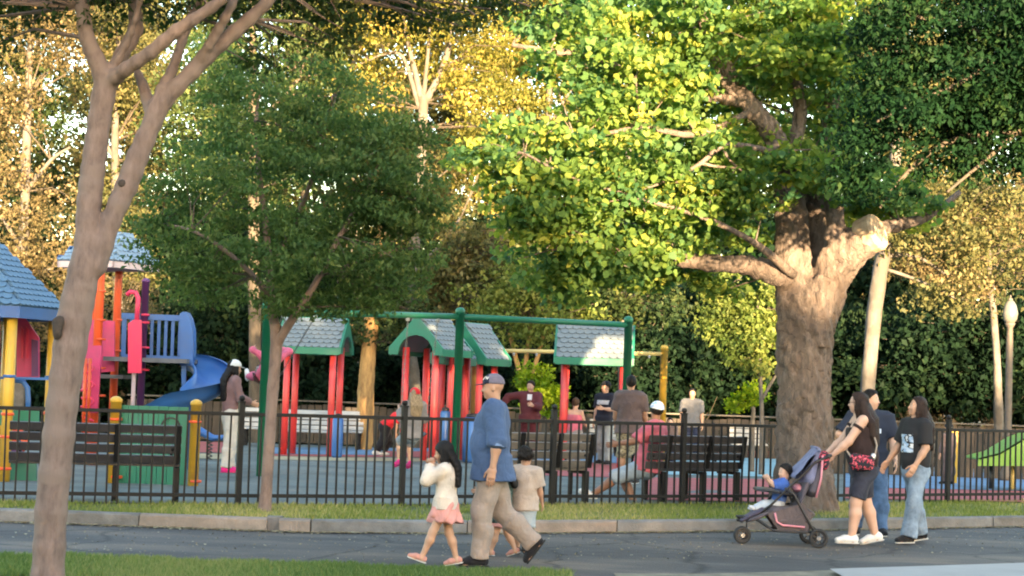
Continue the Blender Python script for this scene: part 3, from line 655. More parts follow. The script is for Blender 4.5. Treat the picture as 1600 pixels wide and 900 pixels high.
crown(t, [LB(1480, 125, dd, 130, 80, 1.1), LB(1590, 60, dd, 140, 90, 1.3), LB(1400, 205, dd - .3, 85, 52, .8), LB(1370, 300, dd - .3, 60, 22, .4), LB(1420, 50, dd, 90, 50, .9), LB(1560, 175, dd, 100, 50, 1.0), LB(1470, 265, dd, 70, 22, .5), LB(1580, 265, dd, 60, 30, .6), LB(1500, -60, dd, 220, 90, 1.4), LB(1700, 100, dd, 180, 170, 1.6), LB(1380, 120, dd, 60, 50, .6), LB(1520, 210, dd, 110, 60, 1.0), LB(1340, 250, dd, 50, 50, .5)], 580, 74, 0.08, L_DARK, 41, 0.27, 0.5, 0.5)

# --- background trees
def bg_tree(name, label, base, trunk, lobes, leaf, bark, ncl, per, size, seed, clump_r=0.6, depth=None, group=None, cat='tree', flat=0.6, aspect=0.6, shell=0.3):
    p = GP(*base) if depth is None else D(base[0], base[1], depth)
    dep = p.y; z0 = gz(dep)
    t = thing(name, label, cat, (p.x, dep, z0), group=group)
    tr = [limb_pts(l, dep) for l in trunk]
    lo = tr[0][0]; tr[0].insert(0, (lo[0], lo[1], z0 - 0.1, lo[3] * 1.15))
    limbs_mesh('trunk', tr, bark, t, 9, 0.05, seed)
    crown(t, [LB(l[0], l[1], dep + (l[4] if len(l) > 4 else 0), l[2], l[3], l[5] if len(l) > 5 else None) for l in lobes], ncl, per, size, leaf, seed, clump_r, flat, aspect, tr, B_DARK, shell, tw=60)
    return t
bg_tree('sycamore', 'pale mottled sycamore trunk forking high above the gabled play shelters', (650, 690), [[(650, 690, 10), (648, 600, 9.5), (640, 520, 9), (645, 420, 8.5), (655, 300, 8), (660, 200, 8), (662, 150, 8)], [(660, 160, 6), (648, 110, 4.5), (636, 60, 3.5), (625, 10, 3)], [(664, 160, 6), (690, 110, 5), (704, 60, 4), (712, 0, 3)], [(655, 170, 4), (630, 90, 3), (600, 85, 2), (575, 95, 1.5)], [(662, 150, 4), (668, 90, 3), (672, 20, 2)], [(645, 430, 4), (690, 380, 3), (720, 340, 2)]],
        [(600, 30, 100, 70), (720, 60, 110, 70), (560, 150, 70, 60), (770, 170, 90, 70), (650, -60, 170, 70)], L_YEL, B_PALE, 240, 70, 0.135, 101, 0.6, depth=47)
bg_tree('tan_tree', 'tall feathery tan foliage tree behind the blue roofed tower', (30, 660), [[(30, 660, 9), (32, 520, 8.5), (36, 400, 8), (40, 280, 7), (44, 150, 6), (50, 0, 4)], [(36, 400, 4), (10, 350, 3), (-20, 320, 2)], [(40, 300, 4), (80, 250, 3), (110, 230, 2)], [(20, 480, 3), (50, 430, 2.5), (80, 420, 2)]],
        [(30, 300, 80, 70), (90, 380, 70, 60), (0, 420, 70, 70), (20, 180, 60, 50), (70, 60, 80, 60), (110, 480, 60, 40), (20, 510, 80, 40), (210, 470, 50, 36), (60, -40, 120, 60)], L_TAN, B_PALE, 300, 80, 0.105, 102, 0.55, depth=43)
bg_tree('tan_tree', 'tan and olive tree rising between the crape myrtle stems', (190, 660), [[(190, 660, 9), (186, 520, 8), (182, 380, 7), (180, 220, 6), (185, 60, 4)], [(182, 380, 4), (230, 330, 3)], [(181, 250, 4), (140, 190, 3)]],
        [(180, 320, 70, 60), (150, 150, 60, 50), (220, 130, 60, 50), (170, 40, 80, 60), (190, 420, 60, 40), (250, 240, 60, 50)], L_OLIVE, B_PALE, 220, 75, 0.12, 103, 0.55, depth=50)
bg_tree('evergreen_tree', 'tall dark evergreen rising behind the young tree', (400, 670), [[(400, 670, 11), (398, 500, 10), (396, 330, 9), (395, 150, 7), (395, -60, 4)], [(396, 300, 4), (330, 230, 3)], [(396, 200, 4), (470, 120, 3)]],
        [(330, 120, 100, 80), (450, 60, 110, 80), (390, 250, 130, 90), (300, 230, 70, 70), (500, 170, 80, 70), (380, -60, 150, 80)], L_MID2, B_DARK, 260, 70, 0.13, 104, 0.6, depth=46)
bg_tree('golden_tree', 'golden yellow leaved tree far behind the pale sycamore', (560, 660), [[(560, 660, 9), (556, 450, 8), (552, 250, 6), (550, 60, 4)], [(552, 250, 3), (500, 150, 2)]],
        [(540, 90, 80, 70), (590, 220, 80, 70), (620, 330, 80, 60), (690, 300, 70, 70), (560, -30, 100, 70)], L_OLIVE, B_PALE, 220, 70, 0.15, 105, 0.65, depth=56)
bg_tree('yellow_tree', 'bright yellow green tree behind the swing set', (850, 650), [[(850, 650, 9), (852, 450, 8), (856, 250, 6), (860, 60, 4)], [(856, 250, 3), (800, 150, 2)], [(856, 200, 3), (910, 110, 2)]],
        [(820, 90, 90, 70), (900, 40, 110, 70), (760, 260, 70, 60), (840, 330, 80, 60), (760, 120, 70, 60), (950, 180, 80, 70), (820, -40, 130, 60)], L_YEL, B_PALE, 260, 70, 0.14, 106, 0.6, depth=57)
bg_tree('olive_tree', 'pale olive feathery tree above the gabled shelters', (740, 660), [[(740, 660, 6), (735, 560, 5), (722, 480, 5), (705, 400, 3)], [(722, 480, 3), (690, 450, 2)]],
        [(700, 390, 50, 50), (760, 400, 60, 55), (720, 450, 60, 40), (680, 470, 40, 40), (800, 380, 50, 40)], L_OLIVE, B_PALE, 90, 65, 0.13, 107, 0.42, depth=44)
bg_tree('feathery_tree', 'small yellow green feathery tree with fanned reddish stems', (818, 655), [[(818, 655, 6), (816, 600, 5), (806, 560, 4), (796, 520, 3)], [(817, 600, 4), (822, 560, 3.5), (830, 500, 3)], [(818, 610, 4), (836, 570, 3.5), (850, 520, 3)]],
        [(800, 500, 70, 40), (860, 480, 60, 45), (760, 470, 50, 35), (830, 440, 70, 40), (890, 500, 40, 35)], L_SPR, B_GOLD, 110, 65, 0.12, 108, 0.4, depth=43)
bg_tree('brown_trunk_tree', 'thick ochre brown trunk standing behind the red posted shelters', (568, 700), [[(568, 700, 14), (570, 650, 13), (572, 600, 13), (576, 550, 12), (582, 480, 11), (590, 400, 9), (600, 300, 6)], [(576, 540, 6), (550, 510, 4), (520, 500, 3)]],
        [(610, 500, 60, 40), (540, 520, 50, 30), (590, 420, 70, 50)], L_MID, B_GOLD, 90, 60, 0.13, 109, 0.45, depth=43)
bg_tree('leaning_pale_tree', 'straight pale trunk leaning behind the woman with long dark hair', (1356, 640), [[(1354, 640, 11.5), (1358, 580, 11.5), (1366, 490, 12), (1376, 420, 12), (1386, 370, 11), (1396, 300, 10), (1402, 200, 8), (1405, 60, 6)], [(1384, 400, 4), (1430, 400, 3), (1480, 430, 2)], [(1390, 370, 4), (1440, 330, 3), (1500, 340, 2)], [(1384, 370, 3), (1330, 330, 2)], [(1382, 420, 3), (1440, 440, 2.5), (1500, 470, 1.5)]],
        [(1450, 370, 80, 50), (1540, 400, 80, 50), (1500, 460, 70, 36), (1400, 120, 120, 80), (1530, 320, 80, 50), (1450, 300, 70, 40)], L_OLIVE, B_PALE, 240, 70, 0.115, 110, 0.5, depth=38)
bg_tree('dry_tree', 'tan and gold leafy tree above the dark bushes beyond the plank fence', (1560, 640), [[(1560, 640, 7), (1556, 540, 6), (1548, 440, 5), (1540, 340, 4)], [(1550, 460, 3), (1500, 430, 2)]],
        [(1490, 400, 70, 40), (1560, 430, 70, 40), (1590, 350, 60, 50), (1440, 420, 50, 36), (1570, 300, 60, 40)], L_TAN, B_PALE, 110, 60, 0.14, 111, 0.45, depth=46)
bg_tree('forked_sapling', 'thin forked sapling with lime leaves left of the massive trunk', (1190, 690), [[(1190, 690, 3.6), (1190, 640, 3.4), (1188, 590, 3.2), (1186, 540, 3), (1184, 490, 2.4), (1184, 450, 1.8)], [(1190, 625, 2.6), (1204, 600, 2.4), (1220, 575, 2)], [(1186, 560, 1.8), (1160, 535, 1.4), (1140, 515, 1)]],
        [(1150, 520, 50, 26), (1190, 470, 50, 30), (1120, 490, 36, 22), (1170, 560, 40, 20), (1210, 520, 40, 30), (1140, 450, 50, 30)], L_SPR, B_PALE, 130, 55, 0.10, 112, 0.3, depth=35)
bg_tree('tall_trunk_tree', 'tall tan trunk showing above the shingled shelter with the swing post', (972, 660), [[(972, 660, 7), (972, 560, 7), (974, 480, 7), (976, 400, 6), (980, 300, 5), (985, 150, 3)], [(974, 480, 3), (1010, 440, 2)]],
        [(1000, 470, 70, 36), (940, 470, 60, 36), (980, 360, 90, 60)], L_MID, B_PALE, 90, 55, 0.15, 113, 0.5, depth=44)
bg_tree('lime_shrub', 'brilliant lime yellow shrub behind the person in maroon', (850, 660), [[(850, 660, 3), (848, 630, 3), (845, 600, 2)], [(850, 650, 2), (862, 620, 2)]],
        [(838, 590, 26, 24), (856, 620, 24, 24), (848, 640, 24, 16)], L_LIME, B_DARK, 50, 60, 0.10, 114, 0.25, depth=41.5, cat='shrub')
bg_tree('lime_shrub', 'lime yellow sprig on a bent stem beside the forked sapling', (1172, 690), [[(1176, 690, 3.5), (1176, 660, 3.5), (1177, 640, 3.2), (1172, 625, 2)]],
        [(1166, 618, 16, 9), (1176, 612, 10, 6), (1150, 632, 16, 7)], L_LIME, B_PALE, 16, 40, 0.10, 115, 0.22, depth=36.5, cat='shrub')
# dark understorey: a row of single bushes
rg = random.Random(9)
UB = [(150, 590, 70, 60), (255, 560, 80, 80), (350, 550, 80, 90), (450, 600, 70, 60), (520, 560, 70, 80), (620, 600, 60, 60), (690, 590, 60, 70), (760, 580, 60, 70), (800, 625, 50, 40), (905, 585, 70, 70), (1000, 570, 80, 90), (1080, 550, 80, 100), (1150, 590, 70, 70), (1230, 560, 80, 90), (1320, 570, 80, 90), (1420, 560, 80, 80), (1480, 540, 90, 80), (1560, 560, 80, 80), (1640, 560, 80, 90), (40, 590, 70, 60)]
names = ['behind the tall blue roofed tower', 'behind the spiral slide', 'behind the woman in the white cap', 'behind the pink swing rider', 'behind the ochre trunk', 'behind the gabled shelters', 'next to the pale sycamore base', 'behind the yellow swing post', 'under the feathery tree', 'behind the shingled shelter', 'behind the man in the dark tee', 'behind the man in grey', 'behind the forked sapling', 'directly behind the massive trunk', 'behind the leaning pale trunk', 'behind the woman in the printed tee', 'under the dry tan tree', 'behind the globe lamp', 'beyond the lime climber', 'behind the hexagonal playhouse']
for i, ((x_, y_, w_, h_), nm) in enumerate(zip(UB, names)):
    dep = 50 + rg.uniform(-1.5, 3)
    bg_tree('dark_bush', 'dark green bush ' + nm, (x_, 690), [[(x_, 690, 3), (x_, y_ + 20, 2.5), (x_ + 6, y_ - 10, 2)]], [(x_, y_, w_, h_), (x_ - 20, y_ + 40, w_ * .8, h_ * .7), (x_ + 20, y_ - h_ * .5, w_ * .7, h_ * .5)], L_HEDGE_SHADED, B_DARK, 85, 70, 0.2, 200 + i, 0.6, depth=dep, cat='bush', group='dark bushes behind the playground')
# wall of tall trees further off
FB = [(-60, 62, L_OLIVE), (60, 70, L_MID), (200, 64, L_OLIVE), (330, 70, L_MID), (470, 64, L_OLIVE), (590, 72, L_YEL), (700, 66, L_OLIVE), (820, 74, L_YEL), (930, 66, L_MID), (1050, 70, L_OLIVE), (1170, 64, L_MID), (1280, 72, L_MID), (1400, 64, L_OLIVE), (1510, 70, L_OLIVE), (1630, 64, L_MID)]
FL = ['tall distant %s tree %s' % q_ for q_ in (('olive', 'far behind the hexagonal playhouse'), ('green', 'far behind the near forked crape myrtle'), ('olive', 'far behind the slide tower roof'), ('green', 'far behind the spiral slide'), ('olive', 'far behind the dark young tree'), ('yellow', 'far behind the ochre trunk'), ('olive', 'far behind the pale sycamore fork'), ('yellow', 'far behind the feathery tree'), ('green', 'far behind the grey shingled shelter'), ('olive', 'far behind the yellow swing frame'), ('green', 'far behind the forked sapling'), ('green', 'far behind the massive trunk'), ('olive', 'far behind the leaning pale trunk'), ('olive', 'far behind the dry tan tree'), ('green', 'far beyond the globe lamp'))]
for i, (x_, dep, lf) in enumerate(FB):
    lob = [(x_ + rg.uniform(-20, 20), y_, rg.uniform(55, 85), rg.uniform(50, 75), rg.uniform(-1, 1), 2.6) for y_ in range(620, -120, -95)]
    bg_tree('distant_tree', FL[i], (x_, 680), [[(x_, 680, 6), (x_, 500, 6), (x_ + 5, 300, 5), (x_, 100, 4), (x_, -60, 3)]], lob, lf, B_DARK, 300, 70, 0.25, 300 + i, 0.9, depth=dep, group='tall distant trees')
# a closer screen of dark evergreens in front of them
SN = ['behind the playhouse posts', 'behind the slide deck', 'behind the pink swing rider and young trunk', 'behind the first shingled shelter', 'behind the gabled shelters', 'behind the lime shrub', 'behind the toddler swing frame', 'left of the massive trunk', 'between the massive and leaning trunks', 'behind the printed tee woman', 'behind the lamp globe']
for i, x_ in enumerate((60, 210, 330, 480, 640, 790, 930, 1070, 1220, 1400, 1560)):
    lob = [(x_ + rg.uniform(-25, 25), y_, rg.uniform(60, 85), rg.uniform(50, 70), rg.uniform(-.6, .6), 2.2) for y_ in (600, 530, 460, 390)]
    bg_tree('screen_evergreen', 'broad dark evergreen ' + SN[i], (x_, 690), [[(x_, 690, 5), (x_, 560, 5), (x_ + 4, 420, 4)]], lob, L_HEDGE_SHADED, B_DARK, 150, 60, 0.26, 500 + i, 0.8, depth=56 + rg.uniform(-1.5, 2), group='dark evergreens screening the playground')
# unseen trees added behind the camera, sized to keep path and people in shade
for i, (x_, y_, h_) in enumerate([(-22, -20, 8.2), (-14, -23, 9.0), (-6, -21, 8.4), (1.5, -23, 9.0), (6.3, -20, 10.0), (17.5, -22, 7.9), (26, -21, 8.2), (33, -22, 8.8), (41, -21, 8.6)]):
    t = thing('shade_tree', 'broad roadside tree across the lawn, opposite the playground', 'tree', (x_, y_, -0.07), group='roadside trees opposite the playground')
    tr = [[(x_, y_, -0.2, .25), (x_, y_, 2, .2), (x_ + .2, y_, 4, .15), (x_, y_, 6, .08)]]
    limbs_mesh('trunk', tr, B_DARK, t, 8, 0.04, i)
    crown(t, [(np.array([x_, y_, h_ * .55]), np.array([4.6, 2.6, h_ * .45])), (np.array([x_ + 3, y_ + .5, h_ * .42]), np.array([3, 2, h_ * .38])), (np.array([x_ - 2, y_ - .5, h_ * .3]), np.array([4, 2, h_ * .3]))], 330, 32, 0.55, L_MID, 400 + i, 1.1, 0.7, 0.7, None, None, 0.1)
# ------------------------------------------------------------------ black picket fence
M_BLACK = M('black_paint', (0.008, 0.008, 0.010), 0.5, 0.3, 14, 0.1, 80, spec=0.25)
M_STEEL = M('galvanised', (0.45, 0.46, 0.48), 0.4, 0.1, 10, metal=0.8)
fence = thing('picket_fence', 'long black steel picket fence round the playground', 'fence', (0, 23, 0.12))
def at_f(p): return Vector(p) - fence.location
FH = 1.2
pick_me = MB().box((0, 0, 0.53), (0.021, 0.021, 1.06)).add([(-.0105, -.0105, 1.061), (.0105, -.0105, 1.061), (.0105, .0105, 1.061), (-.0105, .0105, 1.061), (0, 0, 1.066)], [(0, 1, 4), (1, 2, 4), (2, 3, 4), (3, 0, 4)])
pick_me = raw_mesh('picket', [tuple(v) for v in pick_me.v], pick_me.f)
post_b = MB().box((0, 0, 0.56), (0.065, 0.065, 1.3), ch=0.004).box((0, 0, 1.215), (0.08, 0.08, 0.018), ch=0.004).lathe([(.018, 0), (.032, .012), (.038, .035), (.03, .06), (.001, .07)], (0, 0, 1.222), 10)
post_me = raw_mesh('post', [tuple(v) for v in post_b.v], post_b.f)
npk = 0
for i, (a, b) in enumerate(zip(FENCE, FENCE[1:])):
    a = Vector((*a, 0.12)); b = Vector((*b, 0.12)); d = (b - a); ln = d.length; yaw = math.atan2(d.y, d.x)
    o = link('post', post_me, fence, M_BLACK, at_f(a)); o.rotation_euler = (0, 0, yaw)
    R_ = rotz(yaw)
    for z, nm, th in ((1.07, 'top_rail', 0.042), (0.115, 'bottom_rail', 0.042)):
        MB(fence.location).box((a + b) / 2 + Vector((0, 0, z)), (ln - 0.066, 0.034, th), R_, 0.003).build(nm, M_BLACK, fence)
    n = max(2, round(ln / 0.124))
    for k in range(1, n):
        p = a + d * (k / n)
        o = link('picket', pick_me, fence, M_BLACK, at_f(p)); o.rotation_euler = (0, rng.uniform(-.011, .011), yaw)
link('post', post_me, fence, M_BLACK, at_f((*FENCE[-1], 0.12)))

# ------------------------------------------------------------------ benches
def slat_mat(name, col): return M(name, col, 0.36, 0.2, 5, 0.15, 60, stretch=(0.5, 3, 3))
M_SLAT = slat_mat('recycled_slat', (0.042, 0.038, 0.045)); M_SLATP = slat_mat('pale_slat', (0.36, 0.35, 0.34)); M_SLATB = slat_mat('brown_slat', (0.14, 0.125, 0.115))
def bench(label, loc, yaw, length, mat, group=None, legs=(0.2, 0.62, 0.98), iron=None, z=None, arms=True):
    """local frame: bench runs along X, its back faces -Y, the sitter faces +Y"""
    t = thing('park_bench', label, 'bench', (loc[0], loc[1], gz(loc[1]) if z is None else z), yaw, group)
    iron = iron or M_BLACK
    tilt = Matrix.Rotation(rad(12), 3, 'X')
    for i in range(4):
        zc = 0.50 + i * 0.118; y = -0.02 - (zc - 0.45) * math.tan(rad(12))
        MB().box((0, y, zc), (length, 0.036, 0.098), tilt, 0.006).build('back_slat', mat, t)
    for i in range(4):
        MB().box((0, 0.06 + i * 0.108, 0.43 - 0.004 * i), (length, 0.095, 0.034), None, 0.006).build('seat_slat', mat, t)
    for q in legs:
        x = (q - 0.5) * length
        mb = MB(); mb.box((x, 0.02, 0.2), (0.07, 0.09, 0.42), None, 0.008)
        mb.box((x, -0.107, 0.68), (0.06, 0.035, 0.46), tilt, 0.006)
        mb.box((x, 0.22, 0.385), (0.05, 0.46, 0.04), None, 0.006); mb.box((x, 0.40, 0.19), (0.05, 0.05, 0.38), None, 0.006)
        mb.build('leg', iron, t)
        for zc in (0.50, 0.618, 0.736, 0.854):
            MB().lathe([(.012, -.004), (.012, .003), (.001, .006)], (x, -0.06 - (zc - 0.45) * math.tan(rad(12)), zc), 6, Matrix.Rotation(rad(100), 3, 'X')).build('bolt', M_STEEL, t)
    if arms:
        for x in (-length / 2 + 0.1, length / 2 - 0.1):
            MB().tube([(x, -.08, .62), (x, .1, .66), (x, .3, .65), (x, .42, .6), (x, .43, .42)], 0.018, 8).build('armrest', iron, t, smooth=True)
    return t
def behind_fence(px, off=0.35):
    """point a little behind the fence line seen at that pixel column"""
    best = None
    for x in np.linspace(-13, 10, 2301):
        y = lerp_line(FENCE, x) + off; d = Vector((x, y, 0.6 - CAM_Z))
        u = d.x; v = d.dot(FWD); w = d.dot(UP); X = F_PX * (u / v); Y = -F_PX * (w / v)
        pxx = 800 + X * cr - Y * sr
        if best is None or abs(pxx - px) < best[0]: best = (abs(pxx - px), x, y)
    return best[1], best[2]
def fyaw(x): return math.atan2(lerp_line(FENCE, x + .3) - lerp_line(FENCE, x - .3), 0.6)
b1 = behind_fence(148, 0.32); b1 = (b1[0], b1[1] + 0.05)
bench('dark slatted bench backing onto the fence beside the yellow posted panels', b1, rad(12), 1.95, M_SLAT)
b2 = behind_fence(850, 0.42); bench('brown slatted bench behind the fence, empty, next to the walking family', b2, fyaw(b2[0]), 1.35, M_SLATB)
b3 = behind_fence(1082, 0.42); bench('dark slatted bench behind the fence with the man in pink', b3, fyaw(b3[0]), 1.62, M_SLAT)
for px, py, w_, lab in [(398, 688, 0.55, 'pale slatted bench beyond the woman in the white cap'), (485, 694, 1.25, 'pale slatted bench under the first shingled shelter'), (545, 694, .65, 'pale slatted bench left of the ochre trunk'), (925, 694, .75, 'pale slatted bench behind the two standing men'), (1108, 697, .9, 'pale slatted bench right of the man in the grey tee')]:
    p = GP(px, py + 8); bench(lab, (p.x, min(p.y, 44.8)), math.pi, w_, M_SLATP, 'pale benches along the far edge', (0.12, 0.88), arms=False)

# ------------------------------------------------------------------ low plank fence at the far edge
pf_ = thing('plank_fence', 'low weathered plank fence along the far edge of the playground', 'fence', (2, 47.2, gz(47)))
M_PL = [M('plank_%d' % i, c, 0.85, 0.25, 4, 0.3, 40, stretch=(3, 3, .6)) for i, c in enumerate([(0.06, 0.046, 0.036), (0.048, 0.038, 0.031), (0.078, 0.058, 0.042)])]
x = -10.0
while x < 15:
    w_ = rng.uniform(0.17, 0.21); h_ = 1.0 + rng.uniform(-.03, .03) + (0.06 if x > 8 else 0)
    MB(pf_.location).box((x + w_ / 2, 47.2 + rng.uniform(-.01, .01), gz(47.2) + h_ / 2), (w_ - 0.018, 0.025, h_), None, 0.004).build('plank', rng.choice(M_PL), pf_); x += w_
for z in (0.25, 0.8): MB(pf_.location).box((2.5, 47.25, gz(47.2) + z), (25, 0.05, 0.09)).build('rail', M_PL[1], pf_)
MB(pf_.location).box((2.5, 47.2, gz(47.2) + 1.1), (25, 0.16, 0.04), None, 0.006).build('cap_board', M('cap_board', (0.11, 0.095, 0.08), 0.8, 0.2, 3, 0.2, 40, stretch=(.4, 3, 3)), pf_)
# nearer weathered fence at the right, behind the lime climber
pf2 = thing('plank_fence', 'tall weathered plank fence behind the lime climber', 'fence', (10, 37.5, gz(37.5)))
x = 6.2
while x < 13.5:
    w_ = rng.uniform(0.18, 0.23); h_ = 0.95 + rng.uniform(-.05, .05)
    MB(pf2.location).box((x + w_ / 2, 37.5 + rng.uniform(-.012, .012), gz(37.5) + h_ / 2), (w_ - 0.02, 0.028, h_), None, 0.004).build('plank', rng.choice(M_PL), pf2); x += w_
for z in (0.25, 0.75): MB(pf2.location).box((9.9, 37.55, gz(37.5) + z), (7.3, 0.05, 0.09)).build('rail', M_PL[1], pf2)
# globe lamp
p = D(1577, 560, 36.5); t = thing('street_lamp', 'brown post lamp with a frosted acorn globe above the plank fence', 'street lamp', (p.x, p.y, gz(p.y)))
z1 = D(1579, 505, 36.5).z - t.location.z; M_LP = M('lamp_post', (0.10, 0.08, 0.065), 0.6, 0.2, 8)
MB().lathe([(.16, 0), (.16, .12), (.10, .25), (.075, .5), (.07, z1 - .4), (.06, z1 - .1), (.09, z1 - .05), (.11, z1)], (0, 0, 0), 14).build('post', M_LP, t, True)
MB().lathe([(.09, z1), (.14, z1 + .08), (.155, z1 + .2), (.12, z1 + .36), (.08, z1 + .43), (.05, z1 + .46)], (0, 0, 0), 16).build('globe', M('frosted_globe', (0.14, 0.13, 0.11), 0.4, 0.05, 4), t, True)
MB().lathe([(.06, z1 + .455), (.045, z1 + .5), (.015, z1 + .52), (.02, z1 + .56), (.001, z1 + .58)], (0, 0, 0), 10).build('finial', M_LP, t, True)
# ------------------------------------------------------------------ playground equipment
def plastic(name, col, var=0.06): return M(name, col, 0.42, var, 2.5, 0.06, 30, dirt=tuple(c * 0.68 + 0.03 for c in col))
P_YEL = plastic('yellow_plastic', (0.62, 0.36, 0.035)); P_ORG = plastic('orange_steel', (0.75, 0.09, 0.018)); P_RED = plastic('red_steel', (0.60, 0.045, 0.045))
P_PINK = plastic('pink_plastic', (0.62, 0.05, 0.16)); P_HOT = plastic('hot_pink', (0.72, 0.03, 0.10)); P_PUR = plastic('purple_steel', (0.13, 0.04, 0.16))
P_BLUE = plastic('blue_plastic', (0.03, 0.12, 0.36)); P_ROOF = M('blue_roof', (0.09, 0.175, 0.285), 0.65, 0.12, 3, 0.2, 40); P_ROOFT_LIT = M('tower_roof_lit', (0.20, 0.285, 0.39), 0.6, 0.14, 3, 0.2, 40); P_ROOFG = M('grey_roof', (0.16, 0.185, 0.2), 0.7, 0.14, 3, 0.2, 40)  # tower roof blue is paler: evening sun put into its colour
P_GRN = plastic('green_plastic', (0.015, 0.16, 0.095)); P_SWG = plastic('swing_green', (0.01, 0.17, 0.085)); P_LIME = plastic('lime_plastic', (0.16, 0.34, 0.045)); P_CRM = plastic('cream_yellow', (0.58, 0.42, 0.14))
P_DK = M('dark_plastic', (0.02, 0.018, 0.018), 0.35, 0.2, 6); P_DECK = M('deck', (0.12, 0.12, 0.13), 0.7, 0.2, 6, 0.2, 60); P_PALE = plastic('pale_pink_trim', (0.62, 0.48, 0.5))
M_CHAIN = M('chain', (0.3, 0.3, 0.3), 0.4, 0.1, 10, metal=0.8)
sh = MB(); prof = [(-.485, 1.12), (-.485, .34), (-.30, .09), (0, 0), (.30, .09), (.485, .34), (.485, 1.12)]
sh.slab([(x, y, 0.10 + 0.06 * (1 - y)) for x, y in prof], 0.10)
SH_ME = raw_mesh('shingle', [tuple(v) for v in sh.v], sh.f)
def shingles(roof, bl, br, tr, tl, w, h, mat, origin, lim=None):
    """overlapping scalloped shingles on the face bl-br-tr-tl; each one an object under the roof"""
    bl, br, tr, tl = map(Vector, (bl, br, tr, tl)); up = ((tl + tr) - (bl + br)) / 2; H_ = up.length
    ac = (br - bl).normalized(); nrm = ac.cross(up).normalized(); upn = nrm.cross(ac).normalized()
    rows_ = max(1, int(H_ / h)); hh = H_ / rows_
    if SH_ME.materials.get(mat.name) is None and len(SH_ME.materials) == 0: SH_ME.materials.append(mat)
    for r in range(rows_):
        a = bl.lerp(tl, r / rows_); b = br.lerp(tr, r / rows_); a2 = bl.lerp(tl, (r + 1) / rows_); b2 = br.lerp(tr, (r + 1) / rows_)
        ln = (b - a).length; n = max(1, int(round(ln / w)) - (r % 2)); ww = ln / max(1, int(round(ln / w)))
        off = (ln - n * ww) / 2
        for k in range(n):
            c = a + (b - a).normalized() * (off + (k + .5) * ww) + nrm * 0.004
            lat = ac * ww; m = Matrix(((lat.x, upn.x * hh, nrm.x * 0.24, 0), (lat.y, upn.y * hh, nrm.y * 0.24, 0), (lat.z, upn.z * hh, nrm.z * 0.24, 0), (0, 0, 0, 1)))
            o = link('shingle', SH_ME, roof, mat); m.translation = c - Vector(origin); o.matrix_basis = m
def post(t, px, ytop, depth, r, mat, cap=True, zb=None, name='post', n=14):
    p = D(px, ytop, depth); z0 = gz(depth) if zb is None else zb; o = t.location; h = p.z - z0
    prof_ = [(r, 0), (r, h - r * 0.9)] + ([(r * 1.12, h - r * .9), (r * 1.12, h - r * .3), (r * .8, h), (r * .3, h + r * .25)] if cap else [(r, h)])
    return MB(o).lathe(prof_, (p.x, p.y, z0), n).build(name, mat, t, True)
def bands(t, px, ys_, depth, r, mat):
    for y in ys_:
        p = D(px, y, depth); MB(t.location).lathe([(r * 1.0, -.018), (r * 1.2, -.014), (r * 1.2, .014), (r, .018)], p, 14).build('clamp', mat, t, True)
def panel(t, quad, depth, th, mat, name='panel'):     # quad of pixels at one depth (or per-corner depth)
    P = [D(q[0], q[1], q[2] if len(q) > 2 else depth) for q in quad]; return MB(t.location).slab(P, th).build(name, mat, t)

# --- hexagonal playhouse with blue roof
cx = D(-58, 600, 24.6); t = thing('playhouse', 'hexagonal playhouse with blue shingled roof, yellow posts and pink panels', 'playhouse', (cx.x, cx.y, gz(cx.y)))
Rr = 1.34; ez = D(20, 478, 23.5).z; az = D(-70, 336, 24.6).z
hexa = [Vector((cx.x + Rr * math.cos(rad(a)), cx.y + Rr * math.sin(rad(a)), ez)) for a in (-43, 17, 77, 137, 197, 257)]
apex = Vector((cx.x, cx.y, az))
mb = MB(t.location)
for i in range(6):
    a, b = hexa[i], hexa[(i + 1) % 6]; mb.add([a, b, apex], [(0, 1, 2)])
roof = mb.build('roof', P_ROOF, t)
for i in (5, 0):
    a, b = hexa[i], hexa[(i + 1) % 6]; shingles(roof, a, b, b.lerp(apex, .93), a.lerp(apex, .93), 0.125, 0.105, P_ROOF, t.location)
mb = MB(t.location)
for i in range(6):
    a, b = hexa[i], hexa[(i + 1) % 6]; dz = Vector((0, 0, .15)); mb.slab([a - dz, b - dz, b + Vector((0, 0, .005)), a + Vector((0, 0, .005))], 0.04)
mb.build('fascia', P_BLUE, t)
for i in range(6):
    q = cx.lerp(hexa[i], .87); MB(t.location).lathe([(.072, 0), (.072, ez - gz(cx.y) - .02)], (q.x, q.y, gz(cx.y)), 14).build('post', P_YEL, t, True)
    if i in (0, 1, 5):
        for z in (1.52, 1.02, .72, .30): MB(t.location).lathe([(.073, -.02), (.087, -.015), (.087, .015), (.073, .02)], (q.x, q.y, z), 14).build('clamp', P_BLUE if z == 1.52 else P_ORG, t, True)
panel(t, [(27, 478), (62, 528), (62, 590), (27, 590)], 25.4, .04, P_PINK)
for x_ in (33, 41): panel(t, [(x_, 510), (x_ + 4, 515), (x_ + 4, 560), (x_, 560)], 25.33, .01, P_HOT, 'slot')
panel(t, [(-50, 480), (0, 480), (0, 590), (-50, 590)], 24.1, .04, P_PINK); panel(t, [(50, 530), (60, 532), (60, 588), (50, 588)], 25.2, .03, P_PUR)
panel(t, [(78, 510), (92, 512), (92, 600), (78, 598)], 26.6, .04, P_ORG)
panel(t, [(-20, 640), (62, 642), (62, 666), (-20, 664)], 24.2, .04, P_GRN, 'board'); panel(t, [(-20, 716), (58, 718), (58, 756), (-20, 754)], 24.2, .04, P_GRN, 'board')
